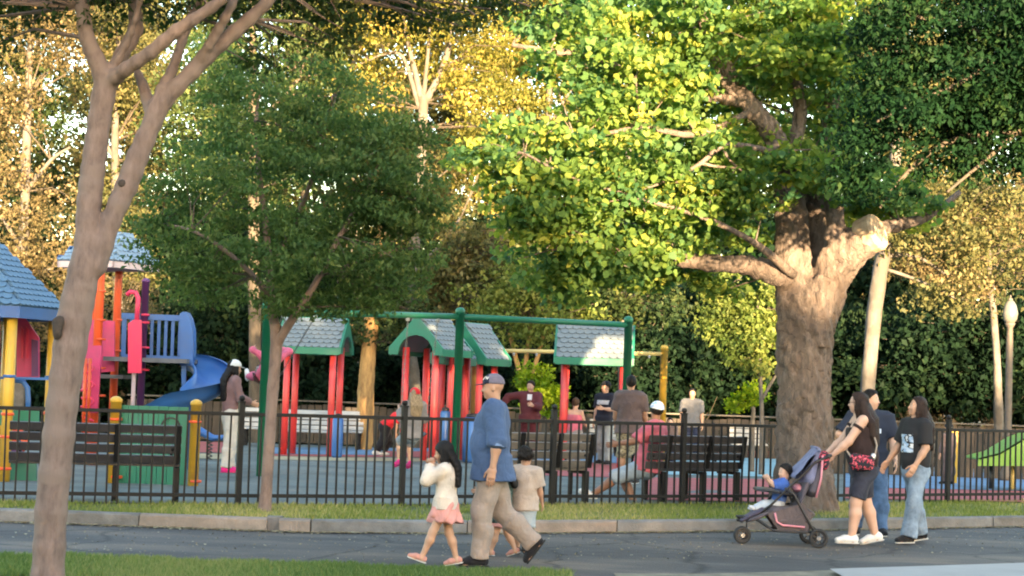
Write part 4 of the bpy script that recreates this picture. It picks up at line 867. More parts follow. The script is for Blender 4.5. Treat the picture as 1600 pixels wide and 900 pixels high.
mb = MB(t.location); mb.tube([D(x_, y_, 24.3) for x_, y_ in ((24, 594), (36, 596), (43, 606), (44, 625), (44, 650))], .035, 10); mb.build('grab_rail', P_BLUE, t, True)
panel(t, [(-10, 588), (82, 590), (82, 594), (-10, 592)], 24.2, .03, P_BLUE, 'rail')
mb = MB(t.location); mb.lathe([(.16, -.02), (.17, 0), (.13, .03), (.02, .04)], D(26, 690, 24.1), 16, Matrix.Rotation(rad(90), 3, 'X')); mb.build('play_wheel', P_ORG, t, True)
mb = MB(t.location); mb.lathe([(.10, -.02), (.11, 0), (.09, .06), (.02, .09)], D(25, 712, 24.0), 14, Matrix.Rotation(rad(90), 3, 'X')); mb.build('play_knob', P_PUR, t, True)

# --- slide tower
dt = 29.5; b0 = D(190, 640, dt); t = thing('slide_tower', 'play tower with blue roof, orange posts and blue spiral slide', 'play tower', (b0.x, b0.y, gz(b0.y)))
post(t, 158, 416, 28.9, .072, P_ORG, False); post(t, 186, 424, 30.1, .065, P_ORG, False); post(t, 120, 420, 30.0, .065, P_ORG, False); post(t, 150, 424, 31.2, .06, P_ORG, False)
post(t, 228, 436, 29.2, .06, P_PUR, True); post(t, 210, 575, 29.0, .035, P_PALE, False)
bands(t, 157, (455, 500, 530, 575, 618), 28.9, .072, P_ORG); bands(t, 186, (500, 548), 30.1, .065, P_ORG); bands(t, 227, (492, 504, 543, 563, 578), 29.2, .06, P_HOT)
# roof: hipped, ridge along its own axis
rc = D(170, 412, 29.9); yaw = rad(-28); X = Vector((math.cos(yaw), math.sin(yaw), 0)); Y = Vector((-math.sin(yaw), math.cos(yaw), 0)); rz_ = D(195, 364, 29.5).z - rc.z
E = [rc + X * sx * .60 + Y * sy * .58 for sx, sy in ((-1, -1), (1, -1), (1, 1), (-1, 1))]
T = [rc + X * sx * .36 + Y * sy * .10 + Vector((0, 0, rz_)) for sx, sy in ((-1, -1), (1, -1), (1, 1), (-1, 1))]
mb = MB(t.location); mb.add(E + T, [(0, 1, 5, 4), (1, 2, 6, 5), (2, 3, 7, 6), (3, 0, 4, 7), (4, 5, 6, 7), (3, 2, 1, 0)]); roof = mb.build('roof', P_ROOF, t)
shingles(roof, E[0], E[1], T[1], T[0], .115, .085, P_ROOFT_LIT, t.location); shingles(roof, E[1], E[2], T[2], T[1], .115, .085, P_ROOFT_LIT, t.location); shingles(roof, E[3], E[0], T[0], T[3], .115, .085, P_BLUE, t.location)  # sunlit front faces and shaded left face painted by shingle colour
mb = MB(t.location)
for i in range(4):
    a, b = E[i], E[(i + 1) % 4]; dz = Vector((0, 0, .10)); mb.slab([a - dz, b - dz, b + Vector((0, 0, .003)), a + Vector((0, 0, .003))], .03)
mb.build('fascia', P_PALE, t)
# deck, barriers, panels
dz_ = D(240, 563, dt).z
MB(t.location).box(((D(178, 560, dt) + D(298, 566, dt)) / 2 * 1.0).to_tuple()[:2] + (dz_,), (1.35, 1.2, .07)).build('deck', P_DECK, t)
MB(t.location).box((D(165, 590, 29.6).x, 29.6, D(165, 588, 29.6).z), (.75, .8, .06)).build('deck', P_DECK, t)
panel(t, [(159, 500), (180, 502), (180, 580), (159, 582)], 29.3, .05, P_PINK); panel(t, [(134, 500), (150, 500), (146, 612), (128, 612)], 29.2, .05, P_PINK)
panel(t, [(136, 540), (160, 540), (153, 645), (130, 645)], 28.75, .05, P_PINK, 'climbing_panel'); panel(t, [(201, 506), (209, 500), (222, 500), (222, 583), (201, 583)], 28.9, .05, P_HOT)
mb = MB(t.location); mb.tube([D(x_, y_, 28.9) for x_, y_ in ((214, 505), (215, 480), (216, 466), (212, 457), (204, 456), (198, 461))], .04, 10); mb.build('hoop', P_HOT, t, True)
for y_ in (570, 596, 622):
    mb = MB(t.location); mb.tube([D(x_, y, 28.5) for x_, y in ((127, y_), (142, y_ - 1), (147, y_ + 6), (140, y_ + 12), (126, y_ + 14))], .022, 8); mb.build('climbing_loop', P_HOT, t, True)
for x_ in (134, 141):
    mb = MB(t.location); mb.tube([D(x_, 560, 28.5), D(x_ - 4, 676, 28.5)], .03, 8); mb.build('climber_pole', P_ORG, t, True)
for y_ in (640, 655): mb = MB(t.location); mb.tube([D(128, y_ - 5, 28.5), D(146, y_ + 3, 28.5)], .02, 8); mb.build('rung', P_HOT, t, True)
db_ = 29.3
panel(t, [(191, 489), (285, 493), (285, 502), (191, 498)], db_, .05, P_BLUE, 'top_rail'); panel(t, [(191, 553), (285, 557), (285, 566), (191, 562)], db_, .05, P_BLUE, 'bottom_rail')
for i, x_ in enumerate(np.linspace(194, 281, 9)):
    w_ = 7 if i == 0 else 4.6; panel(t, [(x_ - w_ / 2 + 1, 497), (x_ + w_ / 2 + 1, 497), (x_ + w_ / 2 - 1, 556), (x_ - w_ / 2 - 1, 556)], db_ + .01, .035, P_BLUE, 'baluster')
hood = [(281, 570), (281, 490), (286, 487), (292, 489), (297, 498), (301, 515), (302, 540), (301, 572)]
MB(t.location).slab([D(x_, y_, 29.15) for x_, y_ in reversed(hood)], .07).build('slide_hood', P_BLUE, t); MB(t.location).slab([D(x_ + 4, y_, 30.0) for x_, y_ in reversed(hood)], .07).build('slide_hood', P_BLUE, t)
path = smooth_line([(*D(x_, y_, d_), 0) for x_, y_, d_ in ((290, 566, 29.6), (305, 572, 29.65), (322, 582, 29.45), (333, 595, 29.0), (331, 607, 28.5), (313, 618, 28.1), (285, 628, 27.9), (255, 640, 27.9), (225, 655, 27.9), (205, 662, 27.9))], 5)
pts = [Vector(p[:3]) for p in path]; V = []; NA = 9; Fc = []
for i, p in enumerate(pts):
    tn = (pts[min(i + 1, len(pts) - 1)] - pts[max(i - 1, 0)]); tn.z = 0; tn.normalize(); lat = Vector((-tn.y, tn.x, 0))
    for rr_ in (0.30, 0.265):
        for k in range(NA):
            a = math.pi * k / (NA - 1); V.append(p + lat * math.cos(a) * rr_ * 1.05 + Vector((0, 0, 0.16 - math.sin(a) * rr_ * 0.95 + (0.0 if 0 < k < NA - 1 else 0.03))) - t.location)
st = 2 * NA
for i in range(len(pts) - 1):
    for k in range(NA - 1):
        Fc += [(i * st + k, i * st + k + 1, (i + 1) * st + k + 1, (i + 1) * st + k), (i * st + NA + k + 1, i * st + NA + k, (i + 1) * st + NA + k, (i + 1) * st + NA + k + 1)]
    for k in (0, NA - 1): Fc.append((i * st + k, i * st + NA + k, (i + 1) * st + NA + k, (i + 1) * st + k))
link('slide_chute', raw_mesh('slide_chute', V, Fc, True), t, P_BLUE)
panel(t, [(284, 568), (292, 570), (291, 600), (285, 606)], 29.2, .06, P_BLUE, 'slide_skirt')
post(t, 300, 600, 28.6, .05, P_BLUE, False)

# --- low green panel between two yellow posts
p0 = GP(240, 756); t = thing('crawl_panel', 'low green crawl panel between two round topped yellow posts', 'play panel', (p0.x, p0.y, gz(p0.y))); d0 = p0.y
post(t, 182, 621, d0 - .1, .075, P_YEL); post(t, 307, 626, d0 - .1, .072, P_YEL); post(t, 177, 700, d0 + .9, .07, P_YEL)
bands(t, 181, (655, 745), d0 - .1, .075, P_ORG); bands(t, 305, (659, 752), d0 - .1, .072, P_ORG)
bw = (296 - 187) / 7
for i in range(7):
    x0, x1 = 187 + i * bw, 187 + (i + 1) * bw - .7; panel(t, [(x0, 633 + i * .5), (x1, 633 + i * .5), (x1 - 4, 756 + i * .3), (x0 - 4, 756 + i * .3)], d0, .05, P_GRN, 'board')
panel(t, [(205, 652), (223, 653), (223, 674), (205, 673)], d0 - .03, .015, P_PUR, 'window')
mb = MB(t.location); rx9 = Matrix.Rotation(rad(90), 3, 'X'); mb.lathe([(.13, -.02), (.135, .03), (.115, .045), (.11, .01), (.02, -.005)], D(267, 667, d0 - .03), 18, rx9); mb.build('dark_tunnel_hole', P_DK, t, True)  # dark cup for the round tunnel hole, its shade put into the colour
panel(t, [(294, 640), (299, 640), (293, 728), (288, 728)], d0 + .05, .04, P_BLUE, 'edge_strip')
# blue bouncing seat beyond it
p0 = D(328, 690, 33); t = thing('spring_rocker', 'blue spring rocker seat beside the woman in the white cap', 'play seat', (p0.x, p0.y, gz(p0.y)))
zt = D(328, 680, 33).z - gz(33)
sdf_obj('seat', [pr((-.25, 0, zt + .10), (.05, 0, zt - .05), (.1, .08), (.1, .06), L=(0, 1, 0)), pr((.05, 0, zt - .05), (.3, 0, zt - .03), (.09, .05), L=(0, 1, 0))], .02, P_BLUE, t)
MB().tube([(.0 + .05 * math.cos(a), .05 * math.sin(a), zt * a / 40 * .95) for a in np.linspace(0, 38, 90)], .012, 6).build('spring', P_DK, t, True)

# --- gable shelters of the red posted play house row
def shelter(label, px, py_eave, depth, yaw, lx, wy, rise, zroof=None, post_d=.07, pattern=((-1, -1), (1, -1), (1, 1), (-1, 1))):
    c = D(px, py_eave, depth); z0 = gz(depth); t = thing('play_shelter', label, 'shelter', (c.x, c.y, z0), yaw, 'red posted play shelters with green gables')
    ze = c.z - z0; over = .12; th = .05
    for sx, sy in pattern:
        MB().lathe([(post_d, 0), (post_d, ze + .05)], (sx * (lx / 2 - .12), sy * (wy / 2 - .12), 0), 14).build('post', P_RED, t, True)
    hx, hy = lx / 2 + over * .5, wy / 2 + over
    for sy in (-1, 1):
        a, b = Vector((-hx * sy * -1 if sy > 0 else -hx, sy * hy, ze)), None
        if sy < 0: q = [Vector((-hx, -hy, ze)), Vector((hx, -hy, ze)), Vector((hx, -.06, ze + rise)), Vector((-hx, -.06, ze + rise))]
        else: q = [Vector((hx, hy, ze)), Vector((-hx, hy, ze)), Vector((-hx, .06, ze + rise)), Vector((hx, .06, ze + rise))]
        sl2 = MB().slab(q, th).build('roof_slope', P_ROOFG, t)
        shingles(sl2, *q, .15, .115, P_ROOFG, (0, 0, 0))
        n_ = Vector((0, sy, 0)); MB().box((0, sy * (hy + .005), ze - .05), (2 * hx + .02, .05, .15), None, .01).build('fascia', P_GRN, t)
    MB().box((0, 0, ze + rise + .01), (2 * hx, .15, .06), None, .015).build('ridge_cap', P_GRN, t)
    for sx in (-1, 1):                               # arched gable boards
        out = [(-hy - .04, ze - .10), (-hy - .04, ze + .04), (0, ze + rise + .05), (hy + .04, ze + .04), (hy + .04, ze - .10)]
        ri = hy - .17; arch = [(ri * math.cos(a), ze - .10 + rise * .62 * math.sin(a)) for a in np.linspace(0, math.pi, 9)]
        poly = out + arch; mb = MB(); x0 = sx * (hx + .012); V = []; half = []
        L_ = [(-hy - .04, ze - .10), (-hy - .04, ze + .04)] + [(-(hy + .04) * (1 - k / 4), ze + .04 + (rise + .01) * k / 4) for k in range(1, 5)] + [((hy + .04) * k / 4, ze + .04 + (rise + .01) * (1 - k / 4)) for k in range(1, 5)] + [(hy + .04, ze - .10)]
        A_ = [(-ri, ze - .10)] + [(ri * math.cos(a), ze - .10 + rise * .62 * math.sin(a)) for a in np.linspace(math.pi, 0, len(L_) - 2)] + [(ri, ze - .10)]
        n = len(L_)
        for xx in (x0 - .025, x0 + .025): V += [(xx, y, z) for y, z in L_] + [(xx, y, z) for y, z in A_]
        Fc = []
        for i in range(n - 1):
            Fc += [(i, i + 1, n + i + 1, n + i), (2 * n + i, 3 * n + i, 3 * n + i + 1, 2 * n + i + 1), (i, 2 * n + i, 2 * n + i + 1, i + 1), (n + i, n + i + 1, 3 * n + i + 1, 3 * n + i)]
        mb.add(V, Fc); mb.build('gable_board', P_GRN, t)
    return t
shelter('shingled play shelter beside the young tree, its roof in evening sun', 492, 545, 37.5, rad(-6), 1.20, 1.05, .62)
shelter('gabled play shelter left of the green swing post, arch facing out', 674, 548, 36.0, rad(62), 1.05, .92, .64)
shelter('small low gabled play shelter behind the middle green swing post', 708, 562, 38.2, rad(60), .6, .55, .32, post_d=.075)
shelter('gabled play shelter between the green and yellow swing posts', 740, 562, 37.2, rad(58), .8, .92, .72)
shelter('grey shingled play shelter behind the right end of the green swing beam', 929, 562, 36.6, rad(-4), 1.42, 1.05, .68)
# blue play barrels under the shelters
for px, py, lab in ((527, 690, 'blue play barrel under the shelter beside the young tree'), (695, 680, 'tall blue play barrel with dark cap beside the middle green swing post'), (738, 690, 'blue play drum under the gabled shelters beside the yellow swing post')):
    dq = 36.4; p = D(px, py, dq); zt = D(px, py - 38 if px != 695 else 642, dq).z - gz(dq); t = thing('play_barrel', lab, 'play barrel', (p.x, p.y, gz(dq)))
    r_ = .11 if px != 738 else .2
    MB().lathe([(r_ * .8, 0), (r_, .05), (r_ * 1.04, zt * .5), (r_, zt - .05), (r_ * .8, zt)], (0, 0, 0), 14).build('drum', P_BLUE, t, True)
    MB().lathe([(r_ * .7, zt - .01), (r_ * .72, zt + .05), (r_ * .2, zt + .08)], (0, 0, 0), 12).build('cap', P_DK, t, True)

# --- green swing set
SWL, SWM, SWR = D(418, 484, 27.1), D(719, 493, 28.6), D(982, 506, 30.1)
t = thing('swing_set', 'tall green single post swing set with a long top beam', 'swing set', (SWM.x, SWM.y, gz(SWM.y)))
for p in (SWL, SWM, SWR):
    z0 = gz(p.y); h = p.z - z0
    MB(t.location).lathe([(.068, 0), (.068, h + .02), (.078, h + .02), (.078, h + .09), (.05, h + .12), (.01, h + .13)], (p.x, p.y, z0), 16).build('post', P_SWG, t, True)
off_b = Vector((0, 0, -.02))
for a, b in ((SWL, SWM), (SWM, SWR)):
    MB(t.location).tube([a + off_b, b + off_b], .05, 14).build('beam', P_SWG, t, True)
def chain_mesh(a, b, n=None):
    a, b = Vector(a), Vector(b); mb = MB(t.location); n = int((b - a).length / .07); d = (b - a).normalized()
    for i in range(n):
        c = a.lerp(b, (i + .5) / n); e = Vector((1, 0, 0)) if i % 2 else Vector((0, 1, 0)); e = (e - d * e.dot(d)).normalized()
        mb.tube([c - d * .042 + e * .009, c + d * .042 + e * .009], .005, 4, False).tube([c - d * .042 - e * .009, c + d * .042 - e * .009], .005, 4, False)
    return mb
def swing(q, off, seat_back, drop):                   # q: position along the first beam; off: how far the seat has swung
    c = SWL.lerp(SWM, q) + off_b; ax = (SWM - SWL).normalized(); fwd = Vector((-ax.y, ax.x, 0)).normalized()
    s_ = c + fwd * off - Vector((0, 0, drop))
    for sg in (-1, 1):
        chain_mesh(c + ax * .26 * sg - Vector((0, 0, .05)), s_ + ax * .22 * sg).build('chain', M_CHAIN, t)
        MB(t.location).lathe([(.03, -.03), (.035, 0), (.03, .03)], c + ax * .26 * sg - Vector((0, 0, .06)), 8).build('hanger', M_STEEL, t)
    dn_ = (s_ - c).normalized(); n_ = ax.cross(dn_).normalized()
    pts = [s_ + ax * (.22 * u) + dn_ * (.10 * (1 - u * u)) for u in np.linspace(-1, 1, 9)]
    V = []
    for p in pts: V += [p + n_ * .08, p - n_ * .08, p - n_ * .08 + dn_ * .02, p + n_ * .08 + dn_ * .02]
    Fc = [(0, 1, 2, 3), tuple(range(35, 31, -1))]
    for i in range(8):
        for k in range(4): Fc.append((i * 4 + k, i * 4 + 4 + k, i * 4 + 4 + (k + 1) % 4, i * 4 + (k + 1) % 4))
    MB(t.location).add(V, Fc).build('swing_seat', P_DK, t)
    return s_ + dn_ * .1, fwd
SEAT1, SFWD = swing(0.16, 1.35, 0, 1.0)
SEAT2, _ = swing(0.80, 0.25, 0, 1.85)
# --- yellow toddler swing set further back
t = thing('swing_set', 'pale yellow toddler swing frame behind the shingled shelter', 'swing set', (D(890, 560, 39).x, 39, gz(39)))
A_, B_ = D(744, 540, 38.6), D(1038, 546, 39)
for p in (A_, B_):
    z0 = gz(p.y); h = p.z - z0; MB(t.location).lathe([(.08, 0), (.08, h), (.088, h), (.088, h + .05), (.06, h + .09), (.01, h + .10)], (p.x, p.y, z0), 14).build('post', P_YEL if p is B_ else P_CRM, t, True)
MB(t.location).tube([A_ + Vector((0, 0, -.10)), B_ + Vector((0, 0, -.10))], .045, 12).build('beam', P_CRM, t, True)
for q in (.2, .32, .82, .92):
    c = A_.lerp(B_, q) + Vector((0, 0, -.15)); MB(t.location).lathe([(.02, -.05), (.03, 0), (.02, .05)], c, 8).build('hanger', M_STEEL, t)
# --- lime climber and yellow post at the right
p = D(1570, 735, 31.5); t = thing('dome_climber', 'lime green moulded wave climber behind the fence at the path bend', 'climber', (p.x, p.y, gz(p.y))); zg = gz(31.5)
prof_ = [(1528, 728), (1530, 716), (1545, 712), (1562, 708), (1580, 697), (1598, 686), (1625, 676), (1660, 680), (1690, 700), (1700, 728)]
MB(t.location).slab([D(x_, y_, 31.3) for x_, y_ in reversed(prof_)], .05).build('side_panel', P_LIME, t)
MB(t.location).slab([D(x_, y_, 32.3) for x_, y_ in reversed(prof_)], .05).build('side_panel', P_LIME, t)
for a, b in zip(prof_[1:-1], prof_[2:]):
    P4 = [D(a[0], a[1], 31.3), D(b[0], b[1], 31.3)]; P4 += [Vector((P4[1].x, 32.3, P4[1].z)), Vector((P4[0].x, 32.3, P4[0].z))]; MB(t.location).slab(P4, .03).build('tread', P_LIME, t)
for x_ in (1550, 1583, 1650): q = D(x_, 728, 31.8); MB(t.location).lathe([(.05, 0), (.05, q.z - zg)], (q.x, q.y, zg), 10).build('leg', P_DK if x_ != 1583 else P_CRM, t, True)
p = D(1491, 700, 34); t = thing('marker_post', 'square golden yellow post behind the fence near the lime climber', 'post', (p.x, p.y, gz(34)))
hh_ = D(1491, 676, 34).z - gz(34); MB().box((0, 0, hh_ / 2), (.11, .11, hh_), None, .012).build('post', P_YEL, t); MB().box((0, 0, hh_ + .012), (.125, .125, .024), None, .008).build('cap', P_YEL, t)
# ------------------------------------------------------------------ people
def skin(name, c): return M('skin_' + name, c, 0.5, 0.06, 12, 0.05, 150)
SK_TAN, SK_LT, SK_BR, SK_MID = skin('tan', (0.42, 0.23, 0.15)), skin('light', (0.55, 0.33, 0.24)), skin('brown', (0.26, 0.13, 0.085)), skin('mid', (0.46, 0.26, 0.17))
def cloth(name, c, var=0.12, rough=0.85):              # woven cloth with soft creases
    m = M('cloth_' + name, c, rough, var, 7, 0.25, 220, spec=0.25); nt = m.node_tree; L = nt.links.new; b = nt.nodes['Principled BSDF']
    if 'crease' in m: return m
    m['crease'] = 1; old = b.inputs['Normal'].links[0].from_socket; tc = nd(nt, 'ShaderNodeTexCoord'); mp = nd(nt, 'ShaderNodeMapping'); mp.inputs['Scale'].default_value = (1, 1, 0.75); mp.inputs['Rotation'].default_value = (0.4, 0.5, 0.2); L(tc.outputs['Object'], mp.inputs[0])
    n = nd(nt, 'ShaderNodeTexNoise', i_Scale=11.0, i_Detail=2.5, i_Distortion=1.4); L(mp.outputs[0], n.inputs['Vector']); bp = nd(nt, 'ShaderNodeBump', i_Strength=0.5, i_Distance=0.03); L(n.outputs[0], bp.inputs['Height']); L(old, bp.inputs['Normal']); L(bp.outputs[0], b.inputs['Normal'])
    b.inputs['Sheen Weight'].default_value = 0.08
    return m
def hair_m(name, c):
    return M('hair_' + name, c, 0.6, 0.35, 26, 0.4, 60, stretch=(3, 3, 0.25), spec=0.2)
H_BLK, H_BRN, H_DBR, H_BLD = hair_m('black', (0.012, 0.010, 0.010)), hair_m('brown', (0.07, 0.04, 0.025)), hair_m('dark_brown', (0.03, 0.017, 0.014)), hair_m('blond', (0.30, 0.22, 0.14))
M_EYE = M('eye_white', (0.7, 0.68, 0.65), 0.3, 0.02); M_IRIS = M('iris', (0.03, 0.018, 0.012), 0.2, 0.05); M_LIP = M('lips', (0.36, 0.12, 0.1), 0.45, 0.08)
M_SOLE = M('white_sole', (0.6, 0.58, 0.55), 0.7, 0.1); M_SOLED = M('dark_sole', (0.02, 0.02, 0.02), 0.7, 0.1)
def rotm(axis, deg): return np.array(Matrix.Rotation(rad(deg), 3, axis))
def two_bone(a, tgt, l1, l2, pole):
    a, tgt, pole = map(lambda v: np.asarray(v, float), (a, tgt, pole)); d = tgt - a; n = np.linalg.norm(d)
    if n > (l1 + l2) * .995: d = d / n * (l1 + l2) * .995; n = (l1 + l2) * .995; tgt = a + d
    x = (l1 * l1 - l2 * l2 + n * n) / (2 * n); y = math.sqrt(max(l1 * l1 - x * x, 0)); u = d / n
    p = pole - u * np.dot(pole, u); p = U3(p); return a + u * x + p * y, tgt
def person(label, loc, heading, H, cat='person', sk=SK_TAN, hf=.132, hipf=.515, fat=1.0, belly=0.0, lean=0.0, twist=0.0, head=(0, 0, 0), legs=((0, 0), (0, 0)), foot=(0, 0), splay=(3, 3),
           arms=(('fk', 5, 8, 12), ('fk', 5, 8, 12)), curl=(25, 25), hair=None, hairlen=0.0, hmat=H_BLK, cap=None, top=None, bottom=None, shoes=None, detail=1.0, hipz=None, group=None,
           glasses=False, sh=1.0, beard=False, bare_shoulder=False, bun=False, root_rot=None, z=None, legw=1.0, drape=0):
    """local frame: +X is where the person faces, +Y their left, +Z up. legs: (thigh forward deg, knee flex deg) for left, right."""
    h = .0155 * detail; hs = .0082 * detail * (0.8 + .2 * H / 1.7); hhd = .0052 * detail
    hz = hipf * H; an = .042 * H; l1 = (hz - an) * .505; l2 = (hz - an) * .495; hh = hf * H
    sz = H - hh - .052 * H - hz                       # shoulder height above the hips
    RT = rotm('Y', lean); up = RT @ np.array([0, 0, 1.0]); RS = RT @ rotm('Z', twist); lat = RS @ np.array([0, 1.0, 0]); fw = RS @ np.array([1.0, 0, 0]); fw0 = RT @ np.array([1.0, 0, 0])
    O = np.zeros(3); sw = .098 * H * sh * (0.9 + .1 * fat); C = O + up * sz; Nk = C + up * .022 * H
    hip = [np.array([0, s * .05 * H * fat ** .5, -.012 * H]) for s in (1, -1)]
    J = {'hip': O, 'chest': C}
    leg = []
    for i, s in enumerate((1, -1)):
        a, fl = legs[i]; spd = math.sin(rad(splay[i])) * s
        td = U3((math.sin(rad(a)), spd, -math.cos(rad(a)))); b = a - fl; sd = U3((math.sin(rad(b)), spd * .6, -math.cos(rad(b))))
        kn = hip[i] + td * l1; ak = kn + sd * l2; fp = foot[i]; fd = U3((math.cos(rad(fp)), s * .10, math.sin(rad(fp)))); fu = U3((-math.sin(rad(fp)), 0, math.cos(rad(fp))))
        leg.append((hip[i], kn, ak, fd, fu))
    low = min(min((ak - fu * an - fd * .04 * H)[2], (ak - fu * an + fd * .105 * H)[2]) for _, _, ak, fd, fu in leg)
    dz = -low if hipz is None else hipz
    gz0 = loc[2] if z is None else z
    t = thing('person', label, cat, (loc[0], loc[1], gz0), rad(heading), group)
    if root_rot: t.rotation_euler = root_rot
    sh_ = np.array([0, 0, dz]); O = O + sh_; C = C + sh_; Nk = Nk + sh_
    leg = [(a + sh_, b + sh_, c + sh_, d, e) for a, b, c, d, e in leg]
    # arms
    la1, la2 = .168 * H, .142 * H; arm = []
    for i, s in enumerate((1, -1)):
        S0 = C + lat * s * (sw + max(0, fat - 1) * .06 * H); A = arms[i]
        if A[0] == 'fk':
            a, ab, fl = A[1:4]; inw = A[4] if len(A) > 4 else 0
            d1 = U3(fw * math.sin(rad(a)) * math.cos(rad(ab)) + lat * s * math.sin(rad(ab)) - up * math.cos(rad(a)) * math.cos(rad(ab)))
            b = a + fl; d2 = U3(fw * math.sin(rad(b)) * math.cos(rad(ab * .4)) + lat * s * (math.sin(rad(ab * .4)) - math.sin(rad(inw))) - up * math.cos(rad(b)) * math.cos(rad(ab * .4)))
            E = S0 + d1 * la1; W = E + d2 * la2
        else:
            E, W = two_bone(S0, np.asarray(A[1], float) + (sh_ if len(A) > 3 and A[3] == 'hip' else 0), la1, la2, A[2] if len(A) > 2 else (-.3, s * .6, -1)); d2 = U3(W - E)
        arm.append((S0, E, W, d2))
    def torso(off=0.0, lo=-.035, hi=None, k=.05):
        q = lambda f: O + up * f * H
        W = lambda w, d: (w * H * fat + off, d * H * fat + off)
        bl = fw0 * belly * H
        P = [pr(q(lo), q(.05), W(.086, .066), W(.092, .070), L=(0, 1, 0), k=k), pr(q(.05), q(.12) + bl * .8, W(.092, .07), (.083 * H * fat + off + belly * H * .3, .064 * H * fat + off + belly * H * .5), L=(0, 1, 0), k=k)]
        ch = C - up * .075 * H + bl * .35
        P += [pr(q(.12) + bl * .8, ch, (.083 * H * fat + off + belly * H * .3, .064 * H * fat + off + belly * H * .5), ((.094 * sh) * H * (.6 + .4 * fat) + off, .066 * H * (.5 + .5 * fat) + off), L=lat, k=k),
              pr(ch, C - up * .02 * H, ((.094 * sh) * H * (.6 + .4 * fat) + off, .066 * H * (.5 + .5 * fat) + off), ((.085 * sh) * H + off, .05 * H + off), L=lat, k=k),
              pr(C + lat * sw * .95 - up * .008 * H, C - lat * sw * .95 - up * .008 * H, .036 * H + off * .9, k=k)]
        return P
    aw = .5 + .5 * fat
    def arm_pr(i, off=0.0, f0=0.0, f1=2.0, k=.03, end=None, flare=0.0):
        S0, E, W, _ = arm[i]; P = []
        if f0 < 1:
            e = min(f1, 1.0); P.append(pr(S0 + (E - S0) * f0, S0 + (E - S0) * e, .0315 * H * aw + off, (.0315 - .007 * e) * H * aw + off + (flare if f1 <= 1 else 0), k=k, end=end if f1 <= 1 else None))
        if f1 > 1:
            e = f1 - 1; m = .35
            if e <= m: P.append(pr(E, E + (W - E) * e, .0245 * H * aw + off, .0245 * H * aw + off + flare, k=k, end=end))
            else: P += [pr(E, E + (W - E) * m, .0235 * H * aw + off, .0245 * H * aw + off, k=k), pr(E + (W - E) * m, E + (W - E) * e, .0245 * H * aw + off, (.0245 - .0085 * (e - m) / (1 - m)) * H * aw + off + flare, k=k, end=end)]
        return P
    lw = (.55 + .45 * fat) * legw
    def leg_pr(i, off=0.0, f1=2.0, k=.03, end=None, flare=0.0):
        a, b, c, fd, fu = leg[i]; P = []; e = min(1.0, f1)
        P.append(pr(a + (b - a) * .0, a + (b - a) * e, .052 * H * lw + off, (.052 - .018 * e) * H * lw + off + (flare if f1 <= 1 else 0), k=k, end=end if f1 <= 1 else None))
        if f1 > 1:
            e = f1 - 1; cb = b + (c - b) * .32 - np.array([.006 * H, 0, 0])
            if e <= .32: P.append(pr(b, b + (c - b) * e, .034 * H * lw + off, .034 * H * lw + off + flare, k=k, end=end))
            else: P += [pr(b, cb, .0335 * H * lw + off, .035 * H * lw + off, k=k), pr(cb, b + (c - b) * e, .035 * H * lw + off, (.035 - .0135 * (e - .32) / .68) * H * lw + off + flare, k=k, end=end)]
        return P
    # head
    hp_, hy_, hr_ = head
    RH = RT @ rotm('Z', hy_) @ rotm('Y', hp_) @ rotm('X', hr_); HX, HY, HZ = RH[:, 0], RH[:, 1], RH[:, 2]
    HC = Nk + up * .012 * H + U3(up + HZ) * (.5 * hh + .012 * H) + fw0 * .012 * H
    def hv(x, y, z): return HC + (HX * x + HY * y + HZ * z) * hh
    def he(c, r, k=.06): return ell(hv(*c), tuple(q * hh for q in r), k * hh, HX, HZ)
    hd = [he((-.06, 0, .12), (.40, .325, .375)), he((.09, 0, -.14), (.265, .25, .33), .12), he((.2, 0, -.40), (.12, .13, .09), .12), he((.05, 0, -.28), (.24, .235, .16), .12)]
    hd += [pr(hv(.325, 0, .03), hv(.415, 0, -.12), .035 * hh, .055 * hh, k=.05 * hh), he((.36, .045, -.135), (.05, .035, .035), .04), he((.36, -.045, -.135), (.05, .035, .035), .04)]
    hd += [pr(hv(.285, .17, .085), hv(.315, .03, .075), .045 * hh, k=.05 * hh), pr(hv(.285, -.17, .085), hv(.315, -.03, .075), .045 * hh, k=.05 * hh)]
    for s in (1, -1): hd += [he((.2, s * .15, -.13), (.13, .1, .12), .1), he((-.03, s * .325, -.06), (.065, .035, .115), .03)]
    hd += [he((.335, 0, -.245), (.045, .1, .028), .03), he((.325, 0, -.295), (.05, .085, .03), .03), pr(hv(-.06, 0, -.2), Nk - up * .02 * H, .235 * hh if fat < 1.15 else .27 * hh, .25 * hh, k=.1 * hh)]
    parts = [sdf_mesh(hd, hs)]
    cov = .013
    bd = torso(-cov if top else 0) + [pr(Nk - up * .04 * H, HC - HZ * .3 * hh, .033 * H, .031 * H, k=.05)]
    for i in (0, 1):
        bd += arm_pr(i, -cov if top and top.get('sleeve', .55) > 1.5 else 0) + leg_pr(i, -cov if bottom and bottom['len'] > 1.6 else 0); a, b, c, fd, fu = leg[i]
        bd += [pr(c, c - fu * .02 * H - fd * .02 * H, .022 * H, .022 * H, k=.02), pr(c - fu * .022 * H, c - fu * .03 * H + fd * .085 * H, (.022 * H, .018 * H), (.024 * H, .011 * H), L=np.cross(fu, fd), k=.03)]
    parts.append(sdf_mesh(bd, h))
